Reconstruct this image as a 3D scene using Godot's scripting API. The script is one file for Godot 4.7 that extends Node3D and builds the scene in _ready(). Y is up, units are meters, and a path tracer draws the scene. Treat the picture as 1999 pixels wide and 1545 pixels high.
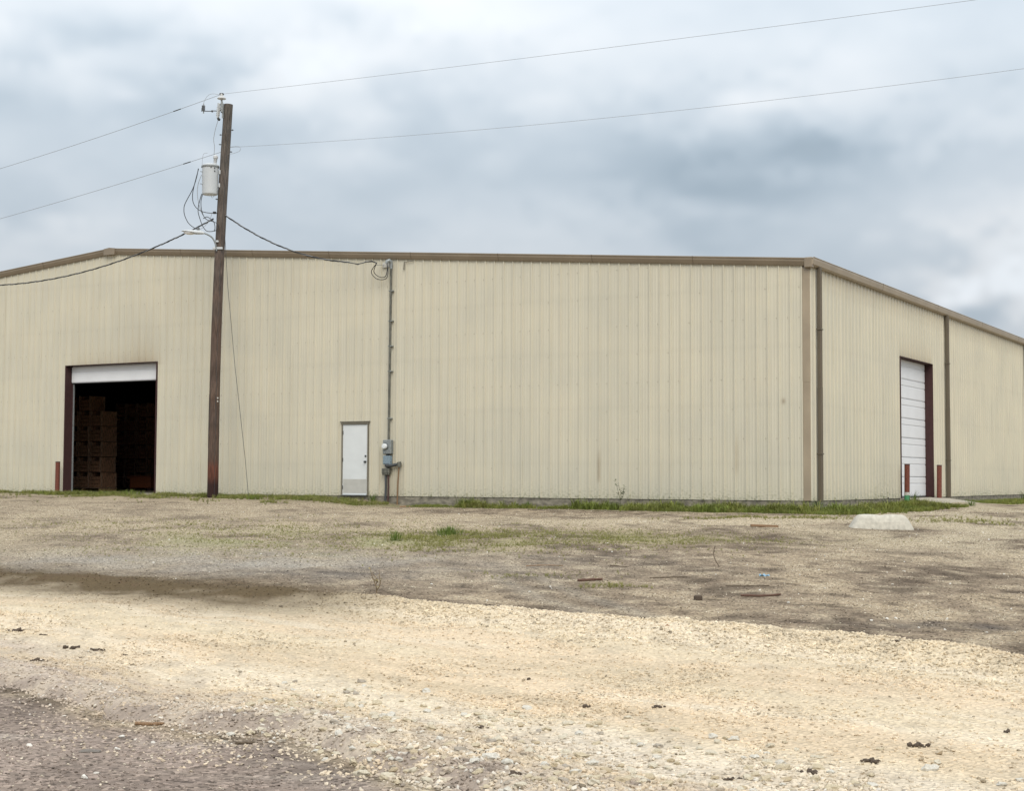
extends Node3D

# ------------------------------------------------------------------ numbers of the place
const YARD_RISE := 0.0213                      # the yard climbs gently from the camera to the building
const CORNER := Vector3(7.586, 1.073, -38.475) # right front corner of the warehouse at the top of its slab
const WALL_TURN := -30.155                     # degrees
const WIDE := 48.73
const LONG := 52.0
const EAVE := 6.186
const PITCH := 0.083
const RIB := 0.3048
const EDGE_FAR := [Vector2(-40, 40), Vector2(-24, 29.6), Vector2(-13, 22.9), Vector2(-6.34, 18.87), Vector2(-1.46, 15.66), Vector2(0.95, 13.93), Vector2(2.6, 12.88), Vector2(3.79, 11.27), Vector2(6.5, 8.7), Vector2(12, 4.0), Vector2(22, -5)]
const EDGE_NEAR := [Vector2(-40, 33), Vector2(-24, 22.0), Vector2(-13, 15.8), Vector2(-6.34, 12.2), Vector2(-3.39, 10.2), Vector2(-2.5, 9.2), Vector2(-1.75, 8.6), Vector2(-1.2, 8.35), Vector2(-0.78, 7.7), Vector2(-0.28, 7.05), Vector2(1.2, 5.6), Vector2(4, 3.0), Vector2(12, -4.6), Vector2(22, -14)]

var rng := RandomNumberGenerator.new()
var n_fine := FastNoiseLite.new()
var n_mid := FastNoiseLite.new()
var n_big := FastNoiseLite.new()
var n_sky := FastNoiseLite.new()
var ex := Vector3.RIGHT
var ez := Vector3.BACK
var M := {}
var used := {}


# ------------------------------------------------------------------ mesh collecting
class Shape:
	var v := PackedVector3Array()
	var n := PackedVector3Array()
	var uv := PackedVector2Array()
	var c := PackedColorArray()
	var tint := Color.WHITE
	func tri(p: Vector3, q: Vector3, r: Vector3, out: Vector3) -> void:
		var g := (r - p).cross(q - p)
		if g.length_squared() < 1e-16:
			return
		g = g.normalized()
		if g.dot(out) < 0.0:
			g = -g
			v.append_array([p, r, q])
		else:
			v.append_array([p, q, r])
		n.append_array([g, g, g])
		uv.append_array([Vector2.ZERO, Vector2.ZERO, Vector2.ZERO])
		c.append_array([tint, tint, tint])
	func quad(p: Vector3, q: Vector3, r: Vector3, s: Vector3, out: Vector3) -> void:
		tri(p, q, r, out)
		tri(p, r, s, out)
	func smooth_tri(p: Array, m: Array, col = null, tex = null) -> void:
		var g: Vector3 = (p[2] - p[0]).cross(p[1] - p[0])
		var o := [0, 1, 2] if g.dot(m[0] + m[1] + m[2]) >= 0.0 else [0, 2, 1]
		for i in o:
			v.append(p[i])
			n.append(m[i])
			c.append(tint if col == null else col[i])
			uv.append(Vector2.ZERO if tex == null else tex[i])
	# a box with chamfered edges
	func box(mid: Vector3, size: Vector3, b := 0.0, turn := Basis()) -> void:
		var h := size * 0.5
		b = minf(b, minf(h.x, minf(h.y, h.z)) * 0.8)
		if b <= 0.0:
			for a in 3:
				for s in [-1.0, 1.0]:
					var d := Vector3.ZERO
					d[a] = s
					var e := Vector3.ZERO
					e[(a + 1) % 3] = 1.0
					var f := Vector3.ZERO
					f[(a + 2) % 3] = 1.0
					quad(mid + turn * ((d + e + f) * h), mid + turn * ((d - e + f) * h), mid + turn * ((d - e - f) * h), mid + turn * ((d + e - f) * h), turn * d)
			return
		var at := func(sx: float, sy: float, sz: float, a: int) -> Vector3:
			var p := Vector3(sx * (h.x - b), sy * (h.y - b), sz * (h.z - b))
			p[a] += [sx, sy, sz][a] * b
			return mid + turn * p
		for a in 3:
			for s in [-1.0, 1.0]:
				var q := []
				for k in [[1, 1], [-1, 1], [-1, -1], [1, -1]]:
					var sg := [0.0, 0.0, 0.0]
					sg[a] = s
					sg[(a + 1) % 3] = float(k[0])
					sg[(a + 2) % 3] = float(k[1])
					q.append(at.call(sg[0], sg[1], sg[2], a))
				var d := Vector3.ZERO
				d[a] = s
				quad(q[0], q[1], q[2], q[3], turn * d)
		for a in 3:
			var e := (a + 1) % 3
			var f := (a + 2) % 3
			for s in [-1.0, 1.0]:
				for t in [-1.0, 1.0]:
					var lo := [0.0, 0.0, 0.0]
					lo[a] = -1.0
					lo[e] = s
					lo[f] = t
					var hi := lo.duplicate()
					hi[a] = 1.0
					var d := Vector3.ZERO
					d[e] = s
					d[f] = t
					quad(at.call(lo[0], lo[1], lo[2], e), at.call(hi[0], hi[1], hi[2], e), at.call(hi[0], hi[1], hi[2], f), at.call(lo[0], lo[1], lo[2], f), turn * d)
		for sx in [-1.0, 1.0]:
			for sy in [-1.0, 1.0]:
				for sz in [-1.0, 1.0]:
					tri(at.call(sx, sy, sz, 0), at.call(sx, sy, sz, 1), at.call(sx, sy, sz, 2), turn * Vector3(sx, sy, sz))
	# a round bar along points, one radius or one per point
	func tube(pts: Array, radius, sides := 8, caps := true, tints = null) -> void:
		var rings := []
		var side := Vector3.ZERO
		for i in pts.size():
			var dir: Vector3 = (pts[mini(i + 1, pts.size() - 1)] - pts[maxi(i - 1, 0)]).normalized()
			if side == Vector3.ZERO:
				side = dir.cross(Vector3.UP if absf(dir.y) < 0.9 else Vector3.RIGHT).normalized()
			else:
				side = (side - dir * side.dot(dir)).normalized()
			var other := dir.cross(side)
			var r: float = radius[i] if radius is Array else radius
			var ring := []
			for k in sides:
				var a := TAU * k / sides
				var d := side * cos(a) + other * sin(a)
				ring.append([pts[i] + d * r, d])
			rings.append(ring)
		for i in pts.size() - 1:
			var t0 = tint if tints == null else tints[i]
			var t1 = tint if tints == null else tints[i + 1]
			for k in sides:
				var j := (k + 1) % sides
				var a = rings[i][k]
				var b = rings[i][j]
				var d = rings[i + 1][k]
				var e = rings[i + 1][j]
				smooth_tri([a[0], b[0], e[0]], [a[1], b[1], e[1]], [t0, t0, t1])
				smooth_tri([a[0], e[0], d[0]], [a[1], e[1], d[1]], [t0, t1, t1])
		if caps:
			for end in [0, pts.size() - 1]:
				var out: Vector3 = pts[end] - pts[1 if end == 0 else end - 1]
				var keep := tint
				tint = tint if tints == null else tints[end]
				for k in range(1, sides - 1):
					tri(rings[end][0][0], rings[end][k][0], rings[end][k + 1][0], out)
				tint = keep
	# profile of (radius, height) turned round an axis
	func lathe(profile: Array, sides: int, at := Transform3D()) -> void:
		for i in profile.size() - 1:
			var p: Vector2 = profile[i]
			var q: Vector2 = profile[i + 1]
			var slope := Vector2(q.y - p.y, p.x - q.x).normalized()
			for k in sides:
				var a := TAU * k / sides
				var b := TAU * (k + 1) / sides
				var da := Vector3(cos(a), 0, sin(a))
				var db := Vector3(cos(b), 0, sin(b))
				var na := at.basis * (da * slope.x + Vector3.UP * slope.y)
				var nb := at.basis * (db * slope.x + Vector3.UP * slope.y)
				var A := at * (da * p.x + Vector3.UP * p.y)
				var B := at * (db * p.x + Vector3.UP * p.y)
				var C := at * (db * q.x + Vector3.UP * q.y)
				var D := at * (da * q.x + Vector3.UP * q.y)
				if p.x > 1e-5:
					smooth_tri([A, B, C], [na, nb, nb])
				if q.x > 1e-5:
					smooth_tri([A, C, D], [na, nb, na])
	# a flat outline (x, y pairs in the plane of right / up) pushed along a direction
	func prism(outline: Array, from: Vector3, to: Vector3, right: Vector3, up: Vector3) -> void:
		var k := outline.size()
		var mid := Vector2.ZERO
		for p in outline:
			mid += p / k
		var pos := func(p: Vector2, o: Vector3) -> Vector3: return o + right * p.x + up * p.y
		for i in k:
			var p: Vector2 = outline[i]
			var q: Vector2 = outline[(i + 1) % k]
			var out := (p + q) * 0.5 - mid
			var e := (q - p).orthogonal()
			if e.dot(out) < 0.0:
				e = -e
			quad(pos.call(p, from), pos.call(q, from), pos.call(q, to), pos.call(p, to), right * e.x + up * e.y)
		var tris := Geometry2D.triangulate_polygon(PackedVector2Array(outline))
		for t in range(0, tris.size(), 3):
			for o in [from, to]:
				tri(pos.call(outline[tris[t]], o), pos.call(outline[tris[t + 1]], o), pos.call(outline[tris[t + 2]], o), from - to if o == from else to - from)
	func mesh() -> ArrayMesh:
		var a := []
		a.resize(Mesh.ARRAY_MAX)
		a[Mesh.ARRAY_VERTEX] = v
		a[Mesh.ARRAY_NORMAL] = n
		a[Mesh.ARRAY_TEX_UV] = uv
		a[Mesh.ARRAY_COLOR] = c
		var m := ArrayMesh.new()
		m.add_surface_from_arrays(Mesh.PRIMITIVE_TRIANGLES, a)
		return m


# ------------------------------------------------------------------ naming
func numbered(parent: Node, called: String) -> String:
	var key := str(parent.get_instance_id()) + called
	var k: int = used.get(key, 0)
	used[key] = k + 1
	return called if k == 0 else "%s_%03d" % [called, k]


func obj(called: String, s, mat: Material, parent: Node = self, at := Vector3.ZERO) -> MeshInstance3D:
	var o := MeshInstance3D.new()
	o.name = numbered(parent, called)
	o.mesh = s.mesh() if s is Shape else s
	o.material_override = mat
	o.position = at
	parent.add_child(o, true)
	return o


func tag(o: Node, label: String, category: String, group := "", kind := "") -> Node:
	if label:
		o.set_meta("label", label)
	if category:
		o.set_meta("category", category)
	if group:
		o.set_meta("group", group)
	if kind:
		o.set_meta("kind", kind)
	return o


func thing(called: String, label: String, category: String, at := Vector3.ZERO, turn := 0.0, group := "") -> Node3D:
	var o := Node3D.new()
	o.name = numbered(self, called)
	add_child(o, true)
	o.position = at
	o.rotation_degrees.y = turn
	tag(o, label, category, group)
	return o


func group_node(called: String, parent: Node, at := Vector3.ZERO) -> Node3D:
	var o := Node3D.new()
	o.name = numbered(parent, called)
	o.position = at
	parent.add_child(o, true)
	return o


# ------------------------------------------------------------------ materials
func lin(r: float, g: float, b: float) -> Color:
	return Color(r, g, b).linear_to_srgb()


func flat_mat(col: Color, rough := 0.7, metal := 0.0) -> StandardMaterial3D:
	var m := StandardMaterial3D.new()
	m.albedo_color = col
	m.roughness = rough
	m.metallic = metal
	return m


func noise(sd: int, freq: float, octaves := 4, kind := FastNoiseLite.TYPE_SIMPLEX_SMOOTH) -> FastNoiseLite:
	var f := FastNoiseLite.new()
	f.noise_type = kind
	f.seed = sd
	f.frequency = freq
	f.fractal_type = FastNoiseLite.FRACTAL_FBM if octaves > 1 else FastNoiseLite.FRACTAL_NONE
	f.fractal_octaves = octaves
	return f


# a grey texture between lo and hi laid over a material in the object's own axes
func worn(m: StandardMaterial3D, sd: int, freq: float, lo: float, hi: float, scale: Vector3, side := 256, relief := 0.0) -> StandardMaterial3D:
	var im := noise(sd, freq, 5).get_seamless_image(side, side)
	im.convert(Image.FORMAT_L8)
	var d = im.get_data()
	for i in d.size():
		d[i] = int(clampf(lo + (hi - lo) * clampf(d[i] / 255.0, 0.0, 1.0), 0.0, 1.0) * 255.0)
	var t := ImageTexture.create_from_image(Image.create_from_data(side, side, false, Image.FORMAT_L8, d))
	m.albedo_texture = t
	m.uv1_triplanar = true
	m.uv1_scale = scale
	if relief > 0.0:
		m.heightmap_enabled = true
		m.heightmap_texture = t
		m.heightmap_scale = relief
	return m


func make_materials() -> void:
	M.gutter = worn(flat_mat(lin(0.36, 0.295, 0.212), 0.4), 28, 0.012, 0.88, 1.0, Vector3(0.25, 0.25, 0.25))
	M.trim = worn(flat_mat(lin(0.265, 0.215, 0.155), 0.4), 3, 0.012, 0.9, 1.0, Vector3(0.25, 0.25, 0.25))
	M.seam = flat_mat(lin(0.13, 0.10, 0.07), 0.6)
	M.spout = worn(flat_mat(lin(0.135, 0.112, 0.08), 0.6), 4, 0.012, 0.88, 1.0, Vector3(0.5, 0.2, 0.5))
	M.dark_trim = worn(flat_mat(lin(0.052, 0.019, 0.019), 0.85), 5, 0.03, 0.85, 1.0, Vector3(0.8, 0.5, 0.8))
	M.door_white = worn(flat_mat(lin(0.74, 0.755, 0.78), 0.4), 6, 0.012, 0.97, 1.0, Vector3(0.5, 0.5, 0.5))
	M.man_white = worn(flat_mat(lin(0.66, 0.69, 0.70), 0.45), 7, 0.012, 0.965, 1.0, Vector3(0.5, 0.7, 0.5))
	M.kick = worn(flat_mat(lin(0.50, 0.495, 0.46), 0.5), 8, 0.02, 0.93, 1.0, Vector3(0.7, 0.7, 0.7))
	M.frame_grey = flat_mat(lin(0.17, 0.155, 0.12), 0.6)
	M.concrete = worn(flat_mat(lin(0.34, 0.31, 0.245), 0.9), 9, 0.02, 0.55, 1.0, Vector3(0.3, 0.6, 0.3), 512)
	M.ramp = worn(flat_mat(lin(0.46, 0.42, 0.34), 0.9), 10, 0.03, 0.8, 1.0, Vector3(0.7, 0.7, 0.7), 256)
	M.block = worn(flat_mat(lin(0.58, 0.55, 0.47), 0.9), 11, 0.025, 0.80, 1.0, Vector3(1.3, 1.3, 1.3), 256, 0.1)
	M.roof = flat_mat(lin(0.4, 0.38, 0.33), 0.5, 0.2)
	M.lining = flat_mat(lin(0.36, 0.31, 0.27), 0.9)
	M.steel = worn(flat_mat(lin(0.35, 0.38, 0.385), 0.5, 0.35), 12, 0.04, 0.7, 1.0, Vector3(2, 2, 2))
	M.conduit = worn(flat_mat(lin(0.24, 0.24, 0.20), 0.5, 0.25), 13, 0.03, 0.45, 1.0, Vector3(2, 0.4, 2))
	M.dark_steel = flat_mat(lin(0.07, 0.075, 0.08), 0.5, 0.3)
	M.blue_grey = worn(flat_mat(lin(0.27, 0.36, 0.43), 0.5, 0.1), 14, 0.04, 0.75, 1.0, Vector3(2, 2, 2))
	M.tank = worn(flat_mat(lin(0.50, 0.53, 0.55), 0.4), 15, 0.012, 0.95, 1.0, Vector3(0.6, 0.4, 0.6))
	M.porcelain = flat_mat(lin(0.48, 0.49, 0.49), 0.25)
	M.polymer = flat_mat(lin(0.13, 0.14, 0.15), 0.5)
	M.black = flat_mat(lin(0.028, 0.03, 0.032), 0.55)
	M.wire = flat_mat(lin(0.26, 0.265, 0.27), 0.5, 0.2)
	M.screw = flat_mat(lin(0.38, 0.345, 0.265), 0.6)
	M.glass = flat_mat(lin(0.65, 0.68, 0.7), 0.08)
	M.lens = flat_mat(lin(0.82, 0.83, 0.84), 0.12)
	M.rust = worn(flat_mat(lin(0.27, 0.078, 0.048), 0.8), 16, 0.05, 0.5, 1.0, Vector3(3, 1.2, 3), 256, 0.15)
	M.rust_dark = flat_mat(lin(0.07, 0.035, 0.03), 0.8)
	M.white_band = worn(flat_mat(lin(0.66, 0.65, 0.6), 0.6), 17, 0.05, 0.75, 1.0, Vector3(3, 3, 3))
	M.green_band = worn(flat_mat(lin(0.09, 0.36, 0.17), 0.6), 18, 0.05, 0.75, 1.0, Vector3(3, 3, 3))
	M.crate = worn(flat_mat(lin(0.62, 0.34, 0.20), 0.85), 19, 0.03, 0.55, 1.0, Vector3(2, 0.6, 2))
	M.crate_post = worn(flat_mat(lin(0.68, 0.45, 0.30), 0.85), 20, 0.03, 0.55, 1.0, Vector3(3, 0.6, 3))
	M.orange = worn(flat_mat(lin(0.30, 0.085, 0.03), 0.6), 21, 0.03, 0.6, 1.0, Vector3(2, 2, 2))
	M.stick_red = worn(flat_mat(lin(0.19, 0.10, 0.065), 0.85), 22, 0.06, 0.5, 1.0, Vector3(6, 6, 6))
	M.stick_tan = worn(flat_mat(lin(0.36, 0.22, 0.12), 0.85), 23, 0.06, 0.55, 1.0, Vector3(6, 6, 6))
	M.twig = flat_mat(lin(0.10, 0.075, 0.05), 0.9)
	M.orange_rubble = worn(flat_mat(lin(0.42, 0.24, 0.13), 0.95), 27, 0.06, 0.6, 1.0, Vector3(9, 9, 9))
	M.bark = worn(flat_mat(lin(0.125, 0.092, 0.066), 0.95), 24, 0.06, 0.6, 1.0, Vector3(9, 9, 9))
	M.blue_film = flat_mat(lin(0.21, 0.36, 0.48), 0.4)
	M.grey_stone = worn(flat_mat(lin(0.25, 0.225, 0.20), 0.9), 25, 0.05, 0.6, 1.0, Vector3(6, 6, 6))
	M.pole = worn(flat_mat(lin(0.95, 0.95, 0.95), 0.95), 26, 0.02, 0.42, 1.0, Vector3(5.0, 0.22, 5.0), 512, 1.2)
	M.pole.vertex_color_use_as_albedo = true
	M.leaf = flat_mat(Color.WHITE, 0.7)
	M.leaf.vertex_color_use_as_albedo = true
	M.leaf.backlight_enabled = true
	M.leaf.backlight = Color(0.45, 0.5, 0.3)
	M.front_wall = wall_material(31, 1536, 272, WIDE, false)
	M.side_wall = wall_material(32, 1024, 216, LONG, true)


# the cladding paint with its own dirt: streaks below the fasteners, smoke over the doors, splashes at the base; painted shade under the side gutter
func wall_material(sd: int, w: int, h: int, metres: float, side_wall: bool) -> StandardMaterial3D:
	var high := 8.4 if not side_wall else 6.6
	# gentle tone differences from sheet to sheet
	var sheets := RandomNumberGenerator.new()
	sheets.seed = sd
	var tone := []
	for k in 60:
		tone.append(sheets.randf_range(-0.012, 0.012))
	var streak := noise(sd, 1.0, 3)
	var blotch := noise(sd + 7, 0.35, 4)
	var speck := noise(sd + 9, 9.0, 2)
	var d := PackedByteArray()
	d.resize(w * h * 3)
	var i := 0
	for y in h:
		var up := (1.0 - (y + 0.5) / h) * high
		var row := 0.0
		for k in 6:
			row = maxf(row, exp(-pow((up - (0.95 + 1.52 * k)) / 0.07, 2.0)))
		for x in w:
			var u := (x + 0.5) / w * metres
			var s := streak.get_noise_2d(u * 4.2, up * 0.22)
			var b := blotch.get_noise_2d(u, up * 1.4)
			var g := 0.95 + 0.055 * s + 0.05 * b - 0.022 * row
			g += tone[int((u - (0.0 if side_wall else 0.19) + 1.0) / 0.9144) % 60]
			var col := Vector3(g, g, g)
			var dirt := maxf(0.0, speck.get_noise_2d(u * 1.2, up * 1.6)) * exp(-up / 0.18) * 1.1 + 0.16 * exp(-up / 0.10) * (0.5 + s)
			var smoke_shade := 0.0
			if not side_wall:
				var over := (up - 4.33)
				if over > -0.1:
					smoke_shade += 0.20 * exp(-over / 0.35) * smoothstep(26.5, 25.6, u) * smoothstep(21.9, 22.5, u)
					smoke_shade += 0.17 * exp(-pow((u - 22.9) / 0.7, 2.0)) * exp(-over / 0.8)
				smoke_shade += 0.34 * exp(-pow((u - 6.02) / 0.05, 2.0)) * smoothstep(1.5, 0.9, up) * smoothstep(0.35, 0.6, up)
				smoke_shade += 0.16 * exp(-pow((u - 2.0) / 0.06, 2.0)) * smoothstep(1.9, 1.3, up) * smoothstep(0.5, 0.9, up)
				smoke_shade += 0.45 * exp(-(pow((u - 0.72) / 0.05, 2.0) + pow((up - 2.55) / 0.07, 2.0)))
				smoke_shade += 0.10 * exp(-pow((u - 12.9) / 0.45, 2.0)) * smoothstep(2.2, 0.4, up)
			else:
				smoke_shade += 0.26 * exp(-maxf(0.0, up - 4.27) / 0.3) * smoothstep(7.8, 8.2, u) * smoothstep(11.9, 11.6, u) if up > 4.2 else 0.0
				dirt += maxf(0.0, speck.get_noise_2d(u * 1.1 + 30.0, up * 1.1) - 0.1) * exp(-pow((u - 6.3) / 1.4, 2.0)) * exp(-up / 0.35) * 1.6
				smoke_shade += 0.13 * exp(-pow((up - 5.9) / 0.35, 2.0))  # shade under the gutter, painted along the whole side wall
			col *= Vector3(1.0 - smoke_shade * 0.85, 1.0 - smoke_shade, 1.0 - smoke_shade * 1.15)
			col *= Vector3(1.0 - dirt * 0.9, 1.0 - dirt * 0.85, 1.0 - dirt)
			col += Vector3(0.012, 0.0, -0.02) * b
			var out := Color(clampf(col.x, 0, 1), clampf(col.y, 0, 1), clampf(col.z, 0, 1)).linear_to_srgb()
			d[i] = int(out.r * 255.0)
			d[i + 1] = int(out.g * 255.0)
			d[i + 2] = int(out.b * 255.0)
			i += 3
	var m := flat_mat(lin(0.580, 0.548, 0.440), 0.45)
	m.albedo_texture = ImageTexture.create_from_image(Image.create_from_data(w, h, false, Image.FORMAT_RGB8, d))
	return m


# dirt or gravel seen close: pale chips and dark crumbs on a mottled bed
func ground_material(sd: int, side: int, metres: float, coarse: bool) -> StandardMaterial3D:
	var f := noise(sd, 0.03, 5)
	var bed := f.get_seamless_image(side, side)
	var grain := noise(sd + 1, 0.22, 2).get_seamless_image(side, side)
	var cell := noise(sd + 2, 0.085 if coarse else 0.12, 1, FastNoiseLite.TYPE_CELLULAR)
	cell.cellular_jitter = 1.0
	cell.cellular_return_type = FastNoiseLite.RETURN_CELL_VALUE
	var tone := cell.get_seamless_image(side, side)
	cell.cellular_return_type = FastNoiseLite.RETURN_DISTANCE
	var dist := cell.get_seamless_image(side, side)
	for im in [bed, grain, tone, dist]:
		im.convert(Image.FORMAT_L8)
	var b: PackedByteArray = bed.get_data()
	var g: PackedByteArray = grain.get_data()
	var t: PackedByteArray = tone.get_data()
	var c: PackedByteArray = dist.get_data()
	var out := PackedByteArray()
	out.resize(side * side * 3)
	var hi := PackedByteArray()
	hi.resize(side * side)
	for i in side * side:
		var x := 0.0
		var h := 0.0
		var near := 1.0 - c[i] / 255.0
		var tn := t[i] / 255.0
		if coarse:
			x = 0.83 + 0.16 * (b[i] / 255.0 - 0.5) + 0.16 * (g[i] / 255.0 - 0.5) + 0.16 * (tn - 0.5)
			h = smoothstep(0.05, 0.75, near) * (0.4 + 0.6 * tn)
			x *= 0.86 + 0.14 * h
		else:
			x = 0.60 + 0.42 * (b[i] / 255.0 - 0.5) + 0.34 * (g[i] / 255.0 - 0.5)
			h = 0.35 * g[i] / 255.0 + 0.3 * b[i] / 255.0
			if tn > 0.80 and near > 0.35:
				x = 0.88 + 0.4 * (tn - 0.85)
				h += 0.4
			elif tn < 0.14 and near > 0.4:
				x *= 0.5
		x = clampf(x, 0.05, 1.0)
		var s := Color(x, x * (0.995 if coarse else 0.985), x * (0.985 if coarse else 0.97)).linear_to_srgb()
		out[i * 3] = int(s.r * 255.0)
		out[i * 3 + 1] = int(s.g * 255.0)
		out[i * 3 + 2] = int(s.b * 255.0)
		hi[i] = int(clampf(h, 0, 1) * 255.0)
	var m := flat_mat(Color.WHITE, 0.95)
	m.metallic_specular = 0.2
	m.vertex_color_use_as_albedo = true
	m.albedo_texture = ImageTexture.create_from_image(Image.create_from_data(side, side, false, Image.FORMAT_RGB8, out))
	m.uv1_triplanar = true
	m.uv1_world_triplanar = true
	m.uv1_scale = Vector3.ONE / metres
	m.heightmap_enabled = true
	m.heightmap_texture = ImageTexture.create_from_image(Image.create_from_data(side, side, false, Image.FORMAT_L8, hi))
	m.heightmap_scale = 1.6 if coarse else 1.4
	return m


# ------------------------------------------------------------------ the lie of the land
func along(table: Array, x: float) -> float:
	for i in table.size() - 1:
		if x <= table[i + 1].x:
			var t: float = clampf((x - table[i].x) / (table[i + 1].x - table[i].x), 0.0, 1.0)
			return lerpf(table[i].y, table[i + 1].y, t)
	return table[-1].y


func road_far(x: float) -> float:
	return along(EDGE_FAR, x) + 0.26 * n_mid.get_noise_2d(x * 1.3, 40.0) + 0.20 * n_fine.get_noise_2d(x * 1.2, 7.0)


func road_near(x: float) -> float:
	return along(EDGE_NEAR, x) + 0.22 * n_mid.get_noise_2d(x * 1.1, -60.0) + 0.2 * n_fine.get_noise_2d(x, 19.0)


# 0 at the near edge of the road, 1 at its far edge
func road_across(x: float, d: float) -> float:
	var a := road_near(x)
	return (d - a) / (road_far(x) - a)


func local(x: float, z: float) -> Vector2:
	var p := Vector3(x - CORNER.x, 0, z - CORNER.z)
	return Vector2(p.dot(ex), p.dot(ez))


func ground_y(x: float, z: float) -> float:
	var d := -z
	var p := YARD_RISE * d
	var l := local(x, z)
	var lim := lerpf(1.045, 0.79, smoothstep(-14.6, -12.0, l.x))
	lim += 0.16 * exp(-pow((l.y + 9.6) / 3.6, 2.0)) * smoothstep(4.5, 0.6, l.x)
	var k := 0.05
	var h := clampf(0.5 + 0.5 * (lim - p) / k, 0.0, 1.0)
	var y := lerpf(lim, p, h) - k * h * (1.0 - h)
	var calm := smoothstep(0.0, 5.0, maxf(l.y, l.x))
	y += 0.05 * n_big.get_noise_2d(x * 2.0, z * 2.0) * calm
	y += 0.030 * n_mid.get_noise_2d(x, z) * calm
	y += 0.020 * n_fine.get_noise_2d(x * 0.55, z * 0.55) * maxf(calm, 0.3)
	return y


func road_lift(x: float, w: float) -> float:
	var edge := minf(smoothstep(0.0, 0.05, w), smoothstep(1.0, 0.975, w))
	var berm := 0.075 * exp(-pow((w - 0.93) / 0.06, 2.0)) + 0.03 * exp(-pow((w - 0.08) / 0.06, 2.0))
	var rut := 0.012 * (exp(-pow((w - 0.68) / 0.08, 2.0)) + exp(-pow((w - 0.36) / 0.08, 2.0)))
	return lerpf(-0.04, 0.03 + berm - rut, edge)


func surface_y(x: float, z: float) -> float:
	var w := road_across(x, -z)
	var y := ground_y(x, z)
	return y + maxf(0.0, road_lift(x, w)) if w > 0.0 and w < 1.0 else y


func blob(x: float, d: float, cx: float, cd: float, rx: float, rd: float) -> float:
	return exp(-(pow((x - cx) / rx, 2.0) + pow((d - cd) / rd, 2.0)))


func mixv(a: Vector3, b: Vector3, t: float) -> Vector3:
	return a.lerp(b, clampf(t, 0.0, 1.0))


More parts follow.
